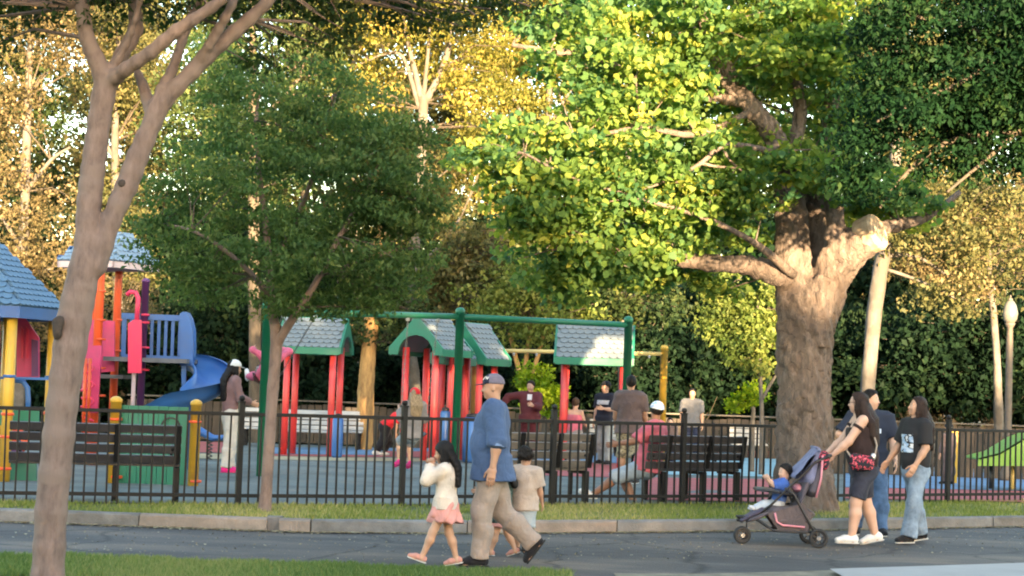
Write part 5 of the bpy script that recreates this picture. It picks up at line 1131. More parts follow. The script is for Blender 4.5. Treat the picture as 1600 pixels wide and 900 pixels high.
    for i, s in enumerate((1, -1)):                  # hands
        S0, E, W, d = arm[i]; hl = .108 * H
        nrm = -lat * s - fw * .15; nrm = U3(nrm - d * np.dot(nrm, d)); th = np.cross(d, nrm) * -s * 1.0; th = U3(th)
        if np.dot(th, fw) < 0 and abs(np.dot(d, up)) > .5: th = -th
        if abs(np.dot(d, up)) <= .5 and np.dot(th, up) < 0: th = -th
        P = [pr(W - d * .02 * H, W + d * .16 * hl, (.016 * H, .013 * H), (.20 * hl, .11 * hl), L=th, k=.01), pr(W + d * .16 * hl, W + d * .47 * hl, (.20 * hl, .105 * hl), (.215 * hl, .085 * hl), L=th, k=.01)]
        cu = curl[i]
        for f, (o_, ln_) in enumerate(((.165, .42), (.057, .48), (-.052, .45), (-.155, .35))):
            b0 = W + d * .48 * hl + th * o_ * hl; a1, a2, a3 = cu * .5, cu * 1.25, cu * 1.9
            for an_, fr in ((a1, .42), (a2, .32), (a3, .26)):
                dr = d * math.cos(rad(an_)) + nrm * math.sin(rad(an_)) + th * o_ * .25; b1_ = b0 + dr * ln_ * hl * fr; P.append(pr(b0, b1_, .048 * hl, .043 * hl, k=.004)); b0 = b1_
        b0 = W + d * .14 * hl + th * .15 * hl; b1_ = b0 + U3(d * .75 + th * .65 + nrm * .35) * .26 * hl; P += [pr(b0, b1_, .075 * hl, .055 * hl, k=.008), pr(b1_, b1_ + U3(d * .92 + th * .25 + nrm * .4) * .22 * hl, .055 * hl, .042 * hl, k=.004)]
        parts.append(sdf_mesh(P, hhd if H > 1.3 else hhd * .8))
        J['hand%d' % i] = W + d * .5 * hl
    V, Q = join(parts); link('body', raw_mesh('body', V, Q, True), t, sk)
    # face details
    if detail < 1.8:
        for s in (1, -1):
            e = MB().lathe([(.002 * hh, -.045 * hh), (.04 * hh, -.02 * hh), (.05 * hh, .01 * hh), (.03 * hh, .035 * hh), (.001, .04 * hh)], (0, 0, 0), 10)
            q = Matrix([list(HY), list(HZ), list(HX)]).transposed(); c = Vector(hv(.292, s * .135, .015))
            m_ = MB(); m_.add([Vector(c) + (q @ Vector((v.x * 1.15, v.y * .62, v.z))) for v in e.v], e.f); ob = m_.build('eye', M_EYE, t, True)
            e2 = MB().lathe([(.024 * hh, -.005 * hh), (.022 * hh, .006 * hh), (.001, .009 * hh)], (0, 0, 0), 10); m_ = MB(); m_.add([Vector(hv(.325, s * .135, .015)) + (q @ v) for v in e2.v], e2.f); m_.build('iris', M_IRIS, ob, True)
            mb = MB(); mb.tube([hv(.31, s * .055, .115), hv(.322, s * .13, .135), hv(.275, s * .205, .115)], [.014 * hh, .018 * hh, .008 * hh], 6); mb.build('eyebrow', hmat, t, True)
        mb = MB(); mb.tube([hv(.345, .095, -.268), hv(.385, .035, -.255), hv(.388, 0, -.262), hv(.385, -.035, -.255), hv(.345, -.095, -.268)], [.006 * hh, .02 * hh, .022 * hh, .02 * hh, .006 * hh], 6); mb.build('mouth', M_LIP, t, True)
    else:
        for s in (1, -1): mb = MB(); mb.tube([hv(.30, s * .09, .03), hv(.31, s * .13, .035), hv(.285, s * .18, .03)], .03 * hh, 6); mb.build('eye', M_IRIS, t, True)
    if beard: sdf_obj('beard', [he((.215, 0, -.42), (.13, .13, .09))], hs, H_BLK, t)
    # hair
    if hair:
        P = [he((-.075, 0, .14), (.425, .36, .40))]
        clips = [(hv(.20, 0, .27), HX * .88 + HZ * -.48)] if hair != 'short' else [(hv(.22, 0, .28), HX * .72 - HZ * .69)]
        if hair == 'fringe': clips = [(hv(.30, 0, .16), HX * .8 - HZ * .6)]
        if hair == 'long' or hair == 'fringe':
            n_ = 7; bk = []
            for q in range(n_ + 1):
                f = q / n_; yy = hairlen * f
                bx_ = -.24 - (.52 * min(1, yy / .9)); bk.append((hv(bx_, 0, .1) - up * yy * hh, ((.36 + .10 * math.sin(min(1, f * 1.3) * 2.6)) * hh, (.19 - .05 * f) * hh)))
            for (a, ra), (b, rb) in zip(bk, bk[1:]): P.append(pr(a, b, ra, rb, L=HY, k=.05 * hh))
            for s in (1, -1):
                L_ = min(hairlen, 1.5); P += [pr(hv(-.02, s * .33, .15), hv(-.04, s * .375, -.3), (.10 * hh, .06 * hh), (.12 * hh, .07 * hh), L=HX, k=.06 * hh), pr(hv(-.04, s * .375, -.3), hv(-.04, s * .36, -.3) - up * (L_ - .3) * hh * .8 - fw0 * .05 * hh, (.13 * hh, .07 * hh), (.05 * hh, .04 * hh), L=HX, k=.06 * hh)]
        if hair == 'curly':
            rg_ = random.Random(int(H * 997))
            for q in range(60):
                a = rg_.uniform(0, 6.28); b = rg_.uniform(-.5, 1.5); P.append(he((-.09 + .36 * math.cos(b) * math.cos(a) * .9 - .05, .33 * math.cos(b) * math.sin(a), .14 + .36 * math.sin(b)), (rg_.uniform(.07, .14),) * 3, .03))
        if drape:                                    # hair lying over the shoulder
            dc = [((-.2, .33 * drape, -.05), .14), ((-.46, .46 * drape, -.55), .19), ((-.74, .56 * drape, -1.0), .21), ((-.86, .58 * drape, -1.6), .19), ((-.84, .5 * drape, -2.3), .07)]
            for (a, ra), (b, rb) in zip(dc, dc[1:]): P.append(pr(hv(*a), hv(*b), (ra * hh, ra * hh * .75), (rb * hh, rb * hh * .75), L=HX, k=.08 * hh))
        if bun: P.append(he((-.42, 0, .3), (.2, .2, .2), .06))
        kw = dict(wrinkle=.03 * hh, wfreq=44 / hh * .12, wdir=(.5, 1.2, 0)) if hair != 'curly' else dict(wrinkle=.03 * hh, wfreq=7 / hh)
        if hair in ('long', 'fringe'):               # clip only the scalp cap, then add the falling hair
            A_ = sdf_mesh(P[:1], hs, clips=clips, **kw); B_ = sdf_mesh(P[1:], hs * 1.15, **kw); V, Q = join([A_, B_])
        else: V, Q = sdf_mesh(P, hs, clips=clips, **kw)
        if detail < 1.1:                             # loose strands that break up the outline
            rs = np.random.default_rng(int(H * 1000)); mb = MB(); ns = 150 if hair in ('long', 'fringe') else 220
            c0 = np.array(hv(-.075, 0, .14))
            for _ in range(ns):
                while True:
                    d = rs.normal(size=3); d /= np.linalg.norm(d)
                    if all(np.dot((np.array([-.075, 0, .14]) + d * [.425, .36, .40] - (.2, 0, .27)), (.88, 0, -.48)) < 0 for _q in (0,)): break
                p0 = c0 + (HX * d[0] * .43 + HY * d[1] * .365 + HZ * d[2] * .405) * hh; nr = U3(HX * d[0] + HY * d[1] + HZ * d[2])
                if hair in ('long', 'fringe'):
                    ln_ = hairlen * hh * rs.uniform(.5, 1.08); back = -HX * (.2 + .3 * rs.uniform()) ; pts = [p0, p0 + nr * .04 * hh + HY * d[1] * .1 * hh - up * .18 * ln_ + back * .15 * hh]
                    for f in (.45, .72, 1.0): pts.append(p0 + nr * .05 * hh + HY * d[1] * (.12 + .1 * rs.normal()) * hh + back * (.5 if f > .4 else .3) * hh * f * 1.3 - up * f * ln_ + rs.normal(0, .02, 3) * hh)
                else:
                    tg = rs.normal(size=3); q_ = (.10 if hair == 'curly' else .05) * hh; pts = [p0 - nr * .01, p0 + nr * q_ * .8 + tg * q_ * .3, p0 + nr * q_ + tg * q_ * .7]
                mb.tube(pts, [.0022] * (len(pts) - 1) + [.0008], 3, False)
            b0 = len(V); V = np.concatenate([V, np.array([tuple(v) for v in mb.v])]); Q = np.concatenate([Q, np.array(mb.f) + b0])
        link('hair', raw_mesh('hair', V, Q, True), t, hmat)
    if cap:                                          # (crown material, brim material, brim yaw)
        cm, bm, byaw = cap; rb_ = RH @ rotm('Z', byaw); BX, BY = rb_[:, 0], rb_[:, 1]
        c0 = sdf_obj('cap', [ell(hv(-.065, 0, .15), (.49 * hh, .43 * hh, .47 * hh) if hair else (.44 * hh, .37 * hh, .42 * hh), .01, HX, HZ)], hs, cm, t, clips=[(hv(-.1, 0, .14), -HZ + HX * .08)])
        o_ = hv(-.06, 0, .16); sdf_obj('brim', [pr(o_ + BX * .36 * hh, o_ + BX * .66 * hh - HZ * .03 * hh, (.31 * hh, .03 * hh), (.2 * hh, .022 * hh), L=BY, k=.01, end=.12 * hh)], hs * .7, bm, c0, wrinkle=0)
        J['cap'] = c0
    if glasses:
        mb = MB()
        for s in (1, -1):
            mb.torus(hv(.375, s * .14, .01), .085 * hh, .012 * hh, tuple(HX), 14, 5); mb.tube([hv(.36, s * .22, .03), hv(.2, s * .32, .035), hv(-.05, s * .35, .03)], .011 * hh, 5)
        mb.tube([hv(.40, .06, .02), hv(.42, 0, .035), hv(.40, -.06, .02)], .011 * hh, 5); mb.build('glasses', M('spectacles', (0.02, 0.015, 0.02), .3, .1), t, True)
    # clothes
    wr = dict(wrinkle=.0065, wfreq=26)
    if top:
        tm, sleeve, hem, loose = top['m'], top.get('sleeve', .55), top.get('hem', -.02), top.get('loose', .012)
        P = torso(loose, lo=min(hem, -.02) if hem < .05 else hem)
        if hem < -.02: P[0] = pr(O + up * hem * H, O + up * .05 * H, (.102 * H * fat + loose * 1.9, .084 * H * fat + loose * 2.0), (.102 * H * fat + loose, .078 * H * fat + loose), L=(0, 1, 0), k=.04, end=.004)
        if belly: P[0]['b'] = O + up * .05 * H + fw0 * belly * H * .3
        P.append(pr(Nk - up * .045 * H, Nk - up * .004 * H, .043 * H, .039 * H + loose * .3, k=.03, end=.004)) if not bare_shoulder else None
        for i in (0, 1):
            if bare_shoulder and sleeve <= 0: break
            if sleeve > 0: P += arm_pr(i, loose * 1.1, 0, sleeve, k=.035, end=.004, flare=top.get('flare', .008))
        clips = [(O + up * hem * H, -up)]
        if bare_shoulder: P = torso(loose, lo=-.035)[:4]; clips.append((C - up * .045 * H, up)); 
        o_ = sdf_obj('top', P, h * .8, tm, t, clips=clips, seed=int(H * 100 + heading), **wr)
        if top.get('name'): o_.name = top['name']
        if top.get('cuff'):
            for i in (0, 1): S0, E, W, _ = arm[i]; e = sleeve - 1; q = E + (W - E) * e; sdf_obj('cuff', [pr(q - (W - E) * .14, q + (W - E) * .03, .0255 * H * aw + loose * 1.3 + .005, .0255 * H * aw + loose * 1.3 + .008, end=.004, k=.005)], h * .7, top['cuff'], t)
        if top.get('collar'): sdf_obj('collar', [pr(Nk - up * .012 * H, Nk + up * .016 * H, .043 * H, .041 * H, end=.005, k=.005)], h * .7, top['collar'], t)
    if bottom:
        bm, ln_, loose = bottom['m'], bottom['len'], bottom.get('loose', .012)
        if bottom.get('skirt'):
            sk_l = ln_; rgs = random.Random(3); P = [pr(O + up * .055 * H, O, (.09 * H * fat + .008, .07 * H * fat + .008), (.098 * H + .01, .08 * H + .01), L=(0, 1, 0)), pr(O, O - np.array([0, 0, sk_l * H]), (.098 * H + .01, .08 * H + .012), (.118 * H + .02, .112 * H + .03), L=(0, 1, 0), end=.004)]
            sdf_obj('skirt', P, h * .8, bm, t, wrinkle=.011, wfreq=48, wdir=(1, 1, 0.05), seed=2)
        else:
            P = [pr(O - up * .03 * H, O + up * .055 * H, (.09 * H * fat + loose * .8, .07 * H * fat + loose * .8), (.091 * H * fat + .004, .07 * H * fat + .004), L=(0, 1, 0), k=.05)]
            for i in (0, 1): P += leg_pr(i, loose + .002, ln_, k=.055, end=.004, flare=bottom.get('flare', .006))
            sdf_obj('trousers' if ln_ > 1.6 else 'shorts', P, h * .85, bm, t, seed=int(H * 50), wrinkle=bottom.get('wr', .006), wfreq=24)
    if shoes:
        for i in (0, 1):
            a, b, c, fd, fu = leg[i]; sd_ = np.cross(fu, fd); sole = c - fu * (an - .004); fl_ = .155 * H; hw = .029 * H
            heel = c - fu * (an - .03 * H) - fd * .022 * H
            P = [pr(heel, heel + fd * .07 * H, (hw * .92, .03 * H), (hw * 1.05, .026 * H), L=sd_, k=.015), pr(heel + fd * .07 * H, heel + fd * .118 * H - fu * .008 * H, (hw * 1.05, .026 * H), (hw * .88, .018 * H), L=sd_, k=.015)]
            if shoes.get('ankle', True): P.append(pr(heel + fu * .01 * H + fd * .012 * H, c + fu * .012 * H, .028 * H, .026 * H, k=.015, end=.006))
            o_ = sdf_obj('shoe', P, h * .6, shoes['m'], t, clips=[(sole, -fu)])
            Ps = [pr(heel - fd * .006 * H, heel + fd * .112 * H, (hw * 1.02, .05 * H), (hw * .9, .05 * H), L=sd_, k=.01)]
            sdf_obj('sole', Ps, h * .6, shoes.get('sole', M_SOLE), o_, clips=[(c - fu * an, -fu), (sole + fu * .007 * H, fu)])
    J.update(arm=arm, leg=leg, HC=HC, H=(HX, HY, HZ), hh=hh, C=C, O=O, up=up, fw=fw, lat=lat); t['J'] = 0
    del t['J']
    return t, J

C_BLUE = cloth('blue_shirt', (0.058, 0.098, 0.2)); C_BLUE2 = cloth('blue_cuff', (0.17, 0.26, 0.46)); C_KHAKI = cloth('khaki', (0.30, 0.235, 0.20)); C_NAVY = cloth('navy', (0.012, 0.018, 0.045)); C_GREYV = cloth('grey_violet', (0.16, 0.14, 0.19))
C_CREAM = cloth('cream', (0.62, 0.52, 0.45)); C_PKSK = cloth('salmon', (0.60, 0.27, 0.24)); C_SAND = cloth('sandal_pink', (0.52, 0.25, 0.20)); C_BEIGE = cloth('beige', (0.42, 0.34, 0.29)); C_GSH = cloth('grey_denim', (0.33, 0.37, 0.4))
C_BLK = cloth('black', (0.014, 0.013, 0.016)); C_BLKB = cloth('black_brown', (0.026, 0.014, 0.014)); C_DEN = cloth('dark_denim', (0.032, 0.035, 0.055), .3); C_JEAN = cloth('blue_jean', (0.09, 0.16, 0.30), .3); C_LJEAN = cloth('light_jean', (0.21, 0.28, 0.375), .3)
C_WHT = cloth('white', (0.72, 0.70, 0.68), .05); C_MAUVE = cloth('mauve', (0.21, 0.12, 0.12)); C_WPANT = cloth('white_pants', (0.55, 0.51, 0.47)); C_PINK = cloth('pink', (0.66, 0.13, 0.22)); C_HOT = cloth('magenta', (0.75, 0.03, 0.25)); C_GRY = cloth('grey', (0.25, 0.23, 0.235))
C_RED = cloth('red', (0.6, 0.02, 0.03)); C_MAR = cloth('maroon', (0.11, 0.022, 0.03)); C_BRG = cloth('brown_grey', (0.12, 0.085, 0.085)); C_ROSE = cloth('rose', (0.58, 0.14, 0.20)); C_TEAL = cloth('dark_teal', (0.015, 0.05, 0.05)); C_PALEB = cloth('pale_blue', (0.28, 0.36, 0.5))
def printed(name, base, box, cols, scale):            # a print on the front of a shirt: flat colour inside a soft edged patch
    m, nt, b = NT(name); L = nt.links.new; tc = nd(nt, 'ShaderNodeTexCoord'); sx = nd(nt, 'ShaderNodeSeparateXYZ'); L(tc.outputs['Object'], sx.inputs[0])
    (y0, y1, z0, z1) = box; mask = None
    def rng_(o, a, c):
        g1 = nd(nt, 'ShaderNodeMath', operation='GREATER_THAN', i_1=a); L(o, g1.inputs[0]); g2 = nd(nt, 'ShaderNodeMath', operation='LESS_THAN', i_1=c); L(o, g2.inputs[0])
        q = nd(nt, 'ShaderNodeMath', operation='MULTIPLY'); L(g1.outputs[0], q.inputs[0]); L(g2.outputs[0], q.inputs[1]); return q.outputs[0]
    a = rng_(sx.outputs['Y'], y0, y1); c = rng_(sx.outputs['Z'], z0, z1); d = nd(nt, 'ShaderNodeMath', operation='GREATER_THAN', i_1=0.02); L(sx.outputs['X'], d.inputs[0])
    q = nd(nt, 'ShaderNodeMath', operation='MULTIPLY'); L(a, q.inputs[0]); L(c, q.inputs[1]); q2 = nd(nt, 'ShaderNodeMath', operation='MULTIPLY'); L(q.outputs[0], q2.inputs[0]); L(d.outputs[0], q2.inputs[1])
    n = nd(nt, 'ShaderNodeTexNoise', i_Scale=scale, i_Detail=2.0); mp = nd(nt, 'ShaderNodeMapping'); mp.inputs['Scale'].default_value = (1, .6, 1.6); L(tc.outputs['Object'], mp.inputs[0]); L(mp.outputs[0], n.inputs['Vector'])
    r = ramp(nt, n.outputs[0], cols, 'CONSTANT'); mx = nd(nt, 'ShaderNodeMix', data_type='RGBA'); L(q2.outputs[0], mx.inputs[0]); mx.inputs[6].default_value = (*base, 1); L(r.outputs[0], mx.inputs[7])
    L(mx.outputs[2], b.inputs['Base Color']); b.inputs['Roughness'].default_value = .85; return m
def camo(name, cols, scale):
    m, nt, b = NT(name); L = nt.links.new; tc = nd(nt, 'ShaderNodeTexCoord'); n = nd(nt, 'ShaderNodeTexNoise', i_Scale=scale, i_Detail=1.5); L(tc.outputs['Object'], n.inputs['Vector'])
    r = ramp(nt, n.outputs[0], cols, 'CONSTANT'); L(r.outputs[0], b.inputs['Base Color']); b.inputs['Roughness'].default_value = .85; return m
C_FLOR = camo('floral_dark', [(0, (0.012, 0.02, 0.018)), (.5, (0.02, 0.06, 0.05)), (.6, (0.10, 0.14, 0.12)), (.64, (0.015, 0.02, 0.02))], 26)
C_CAMO = camo('camo_shorts', [(0, (0.12, 0.10, 0.07)), (.45, (0.33, 0.28, 0.19)), (.55, (0.2, 0.17, 0.11)), (.62, (0.42, 0.37, 0.27))], 16)
C_BAG = camo('floral_bag', [(0, (0.012, 0.012, 0.02)), (.52, (0.5, 0.03, 0.07)), (.60, (0.75, 0.2, 0.24)), (.64, (0.014, 0.014, 0.02))], 34)
C_TIE = camo('tie_dye_cap', [(0, (0.75, 0.75, 0.78)), (.48, (0.25, 0.42, 0.75)), (.58, (0.6, 0.68, 0.8)), (.66, (0.8, 0.8, 0.8))], 18)
C_SKULL = printed('printed_black_tee', (0.014, 0.013, 0.016), (-.115, .105, 1.035, 1.24), [(0, (0.75, 0.77, 0.8)), (.42, (0.014, 0.014, 0.018)), (.48, (0.38, 0.52, 0.72)), (.56, (0.62, 0.70, 0.82)), (.66, (0.10, 0.12, 0.16))], 9)
C_WORD = printed('lettered_black_tee', (0.012, 0.014, 0.03), (-.15, .16, 1.27, 1.36), [(0, (0.62, 0.62, 0.66)), (.60, (0.12, 0.12, 0.16)), (.66, (0.62, 0.62, 0.66))], 38)
C_LOGO = printed('navy_logo_tee', (0.014, 0.02, 0.042), (.055, .105, 1.22, 1.275), [(0, (0.7, 0.75, 0.85)), (.6, (0.3, 0.4, 0.6))], 40)

# --- the walking family on the path
p = G(764, 884); man, JM = person('bald man in blue shirt, khaki trousers and two tone cap walking', p, 180, 1.74, fat=1.04, belly=.024, hf=.132, sh=1.06, legs=((11, 10), (-15, 32)), foot=(0, -55), head=(4, 0, 0), arms=(('fk', -8, 14, 16), ('fk', 4, 15, 16)), curl=(22, 22),
    top=dict(m=C_BLUE, sleeve=1.18, hem=-.075, loose=.029, cuff=C_BLUE2, collar=C_BLUE, name='shirt'), bottom=dict(m=C_KHAKI, len=1.97, loose=.022, flare=.016, wr=.008), shoes=dict(m=C_BLK, sole=M_SOLED), cap=(C_GREYV, C_NAVY, 0), beard=True, sk=SK_TAN)
HX, HY, HZ = JM['H']; hh = JM['hh']; HC = JM['HC']; hv = lambda x, y, z: HC + (HX * x + HY * y + HZ * z) * hh
sdf_obj('cap_front', [ell(hv(-.055, 0, .152), (.447 * hh, .378 * hh, .428 * hh), .01, HX, HZ)], .007, C_NAVY, JM['cap'], clips=[(hv(-.1, 0, .14), -HZ + HX * .08), (hv(.12, 0, .2), -HX)])
mb = MB()                                            # white interlocked letter mark on the cap front
for y0 in (-.09, .09):
    for (z0, dy0), (z1, dy1) in (((.32, -.06), (.45, -.06)), ((.45, -.06), (.32, .05)), ((.32, .05), (.45, .05))):
        mb.tube([hv(.30 - (z0 - .32) * .9 + .065, y0 + dy0, z0), hv(.30 - (z1 - .32) * .9 + .065, y0 + dy1, z1)], .016 * hh, 5)
for y0, sg in ((.20, 1),):
    mb.tube([hv(.255, y0, .34), hv(.20, y0 + .02, .44)], .016 * hh, 5); mb.tube([hv(.20, y0 + .02, .44), hv(.20, y0 + .07, .33)], .016 * hh, 5); mb.tube([hv(.20, y0 + .07, .33), hv(.13, y0 + .06, .43)], .016 * hh, 5)
mb.build('cap_emblem', C_WHT, JM['cap'])
p = G(692, 886); girl, JG = person('little girl in cream jumper, salmon skirt and pink sandals walking', p, 180, 1.10, hf=.165, hipf=.485, fat=.92, legs=((24, 2), (-10, 8)), foot=(18, -12), lean=2, head=(8, 0, 0), arms=(('ik', (.14, .03, .36), (.2, .6, -1), 'hip'), ('ik', (.15, -.02, .355), (.2, -.6, -1), 'hip')), curl=(60, 60),
    top=dict(m=C_CREAM, sleeve=1.92, hem=-.03, loose=.016, name='jumper'), bottom=dict(m=C_PKSK, len=.12, skirt=True), shoes=dict(m=C_SAND, ankle=False), hair='fringe', hairlen=1.75, hmat=H_BLK, sk=SK_MID, detail=.8)
p = G(800, 868); kid, _ = person('child in beige tee and grey denim shorts seen from behind', (p.x + .10, p.y, 0), 75, 1.03, hf=.17, hipf=.47, fat=1.02, legs=((10, 4), (-14, 18)), foot=(0, -30), arms=(('fk', 6, 10, 16), ('fk', 6, 14, 20)),
    top=dict(m=C_BEIGE, sleeve=.85, hem=-.06, loose=.022, flare=.012), bottom=dict(m=C_GSH, len=.98, loose=.018, flare=.012), shoes=dict(m=C_BLK, sole=M_SOLED), hair='curly', hmat=H_BLK, sk=SK_TAN, detail=.8)
p = G(782, 876); tod, _ = person('toddler in dark floral top and pink skirt on the far side of the man', (p.x, p.y + .35, 0), 170, .92, hf=.185, hipf=.44, legs=((16, 4), (-14, 14)), foot=(6, -20), arms=(('fk', 20, 10, 50), ('fk', 60, 20, 20)),
    top=dict(m=C_FLOR, sleeve=.8, hem=-.10, loose=.02), bottom=dict(m=C_PKSK, len=.12, skirt=True), shoes=dict(m=C_SAND, ankle=False), hair='fringe', hairlen=1.0, sk=SK_MID, detail=.85)
# --- the group with the pushchair
pw = G(1346, 853); woman, JW = person('woman in black open shoulder top and denim shorts pushing the pushchair', pw, 180, 1.67, fat=1.20, sh=.95, legs=((14, 8), (-8, 10)), foot=(0, -14), lean=6, head=(-6, -14, 0), arms=(('ik', (.37, .14, .10), (-.2, .5, -1), 'hip'), ('ik', (.38, -.16, .11), (-.2, -.6, -1), 'hip')), curl=(70, 70),
    top=dict(m=C_BLKB, hem=-.03, sleeve=0, loose=.014), bare_shoulder=True, bottom=dict(m=C_DEN, len=.86, loose=.014, flare=.006), shoes=dict(m=C_WHT), hair='long', hairlen=2.1, drape=1, hmat=H_DBR, sk=SK_LT, glasses=True, belly=.012, legw=1.05)
arm = JW['arm']; C_, up_w, lat_w, fw_w = JW['C'], JW['up'], JW['lat'], JW['fw']
for i, s in ((0, 1), (1, -1)):                        # thin straps and the band across the upper arm
    S0, E, W, d_ = arm[i]; q = S0 + (E - S0) * .34; dd_ = U3(E - S0); sdf_obj('sleeve_band', [pr(q - dd_ * .014, q + dd_ * .014, .0355 * 1.67 * 1.1, end=.004)], .01, C_BLKB, woman)
    mb = MB(); mb.tube([C_ + lat_w * s * .09 - up_w * .075 + fw_w * .10, C_ + lat_w * s * .085 + up_w * .045 + fw_w * .02, C_ + lat_w * s * .08 - up_w * .06 - fw_w * .11], .009, 6); mb.build('strap', C_BLKB, woman, True)
bag = thing('shoulder_bag', 'dark cross body bag with red flowers at the woman’s hip', 'bag', woman.location, woman.rotation_euler.z)
sdf_obj('pouch', [pr((.17, .26, .94), (-.03, .285, .93), (.035, .075), (.035, .075), L=(0, 1, 0), k=.02, end=.03)], .01, C_BAG, bag, wrinkle=.004)
mb = MB(); mb.tube([(-.06, .275, .98), (-.10, .22, 1.12), (-.06, .17, 1.28), (.03, .05, 1.46), (.10, -.05, 1.40), (.16, -.05, 1.25), (.215, .14, 1.05), (.19, .25, .99)], .011, 6); mb.build('strap', cloth('tan_strap', (0.32, 0.26, 0.22)), bag, True)
sdf_obj('buckle', [pr((-.045, .28, .985), (-.055, .275, 1.02), (.03, .015), L=(1, 0, 0), end=.02)], .008, M_STEEL, bag)
pm = G(1356, 836); man2, JM2 = person('man in navy tee and jeans looking aside with hand on hip', (pm.x, pm.y, 0), 268, 1.72, fat=1.12, sh=1.08, head=(0, 62, 0), legs=((4, 4), (-2, 4)), arms=(('fk', 8, 13, 10), ('ik', (.06, -.22, .10), (-.1, -1, .25), 'hip')), splay=(5, 4),
    top=dict(m=C_LOGO, sleeve=.86, hem=-.05, loose=.02, flare=.012), bottom=dict(m=C_JEAN, len=1.97, loose=.022, flare=.01), shoes=dict(m=C_BLK), hair='short', hmat=H_BLK, sk=SK_LT)
pg = G(1428, 849); wom2, JW2 = person('woman with long dark hair in printed black tee and light flared jeans', pg, 203, 1.66, fat=1.04, head=(-10, -16, 0), legs=((15, 5), (-13, 4)), foot=(0, -8), arms=(('fk', 4, 8, 30, 4), ('fk', 14, 16, 20)), splay=(4, 6),
    top=dict(m=C_SKULL, sleeve=.82, hem=-.02, loose=.016, flare=.012), bottom=dict(m=C_LJEAN, len=1.98, loose=.010, flare=.038), shoes=dict(m=C_BLK), hair='long', hairlen=2.1, drape=1, hmat=H_DBR, sk=SK_MID)
# --- inside the playground
p = GP(358, 738); person('woman in white cap, mauve top and loose white trousers, magenta shoes', p, 25, 1.72, arms=(('fk', -10, 12, 30), ('fk', 12, 16, 62, 30)), legs=((4, 4), (-4, 4)), head=(6, 0, 0), top=dict(m=C_MAUVE, sleeve=1.75, hem=.0, loose=.012), bottom=dict(m=C_WPANT, len=1.97, loose=.028, flare=.02), shoes=dict(m=C_HOT, sole=C_HOT), hair='long', hairlen=2.3, hmat=H_BLK, cap=(C_WHT, C_WHT, 0), sk=SK_MID, detail=1.35)
fa = math.degrees(math.atan2(SFWD.y, SFWD.x))
q, JS = person('girl in pink swinging high with legs stretched out', (0, 0, 0), 0, 1.28, hf=.15, hipf=.48, lean=-38, legs=((82, 6), (88, 8)), foot=(75, 75), head=(20, 0, 0), arms=(('ik', (-.02, .24, .42), (-1, .5, 0), 'hip'), ('ik', (-.02, -.24, .42), (-1, -.5, 0), 'hip')), curl=(75, 75), hipz=0, top=dict(m=C_PINK, sleeve=1.8, hem=-.02), bottom=dict(m=C_PINK, len=1.9, loose=.008), shoes=dict(m=C_WHT), hair='long', hairlen=1.2, hmat=H_BRN, sk=SK_MID, detail=1.3)
q.location = SEAT1 + Vector((0, 0, .08)); q.rotation_euler = (0, rad(-8), rad(fa))
q, JS = person('blond girl in red cap and grey top sitting on the swing, magenta shoes', (0, 0, 0), 0, 1.38, hf=.145, hipf=.49, lean=-6, legs=((60, 62), (56, 60)), foot=(-20, -20), arms=(('ik', (.10, .19, .36), (-.2, .25, -1), 'hip'), ('ik', (.10, -.19, .36), (-.2, -.25, -1), 'hip')), curl=(75, 75), hipz=0, top=dict(m=C_GRY, sleeve=1.8, hem=-.06, loose=.02), bottom=dict(m=C_GSH, len=.9), shoes=dict(m=C_HOT, sole=C_HOT), hair='long', hairlen=1.6, hmat=H_BLD, cap=(C_RED, C_RED, 0), sk=SK_LT, detail=1.35)
q.location = SEAT2 + Vector((0, 0, .10)); q.rotation_euler = (0, 0, rad(fa))
p = GP(600, 712); person('child in red top and black trousers bending forward by the shelter posts', p, 10, 1.35, hf=.15, hipf=.49, lean=52, head=(-20, 0, 0), legs=((18, 40), (-6, 30)), arms=(('fk', 30, 6, 20), ('fk', 24, 6, 26)), top=dict(m=C_RED, sleeve=.9, hem=-.03), bottom=dict(m=C_BLK, len=1.8, loose=.03, flare=.02), shoes=dict(m=C_WHT), hair='short', hmat=H_BLK, sk=SK_MID, detail=1.8)
p = GP(634, 708); person('child in pale blue top standing between the red shelter posts', p, 80, 1.22, hf=.155, hipf=.48, legs=((4, 4), (-4, 4)), top=dict(m=C_PALEB, sleeve=.8, hem=-.04), bottom=dict(m=C_NAVY, len=1.0), shoes=dict(m=C_BLK), hair='short', hmat=H_BLK, sk=SK_MID, detail=1.8)
p = D(826, 700, 38); person('person in maroon jacket over white shirt stretching one arm out', (p.x, p.y, gz(38)), 262, 1.70, fat=1.08, head=(4, -20, 0), arms=(('fk', 30, 6, 70, 30), ('fk', 15, 82, 6)), legs=((3, 3), (-3, 3)), top=dict(m=printed('maroon_jacket', (0.11, 0.022, 0.03), (-.05, .05, 1.31, 1.43), [(0, (0.7, 0.68, 0.7)), (.9, (0.7, 0.68, 0.7))], 4), sleeve=1.9, hem=-.05, loose=.022), bottom=dict(m=C_MAR, len=1.95, loose=.02), shoes=dict(m=C_BLK), hair='short', hmat=H_DBR, sk=SK_LT, detail=1.8)
p = D(944, 700, 38); person('man in black tee with pale lettering and dark hat', (p.x, p.y, gz(38)), 235, 1.74, head=(0, -25, 0), arms=(('fk', 20, 8, 75, 20), ('fk', 2, 8, 12)), legs=((4, 4), (-4, 4)), top=dict(m=C_WORD, sleeve=.86, hem=-.05, loose=.02), bottom=dict(m=C_GSH, len=1.95, loose=.02), shoes=dict(m=C_BLK), hair='short', hmat=H_BLK, cap=(C_BLK, C_BLK, 0), sk=SK_LT, detail=1.8)
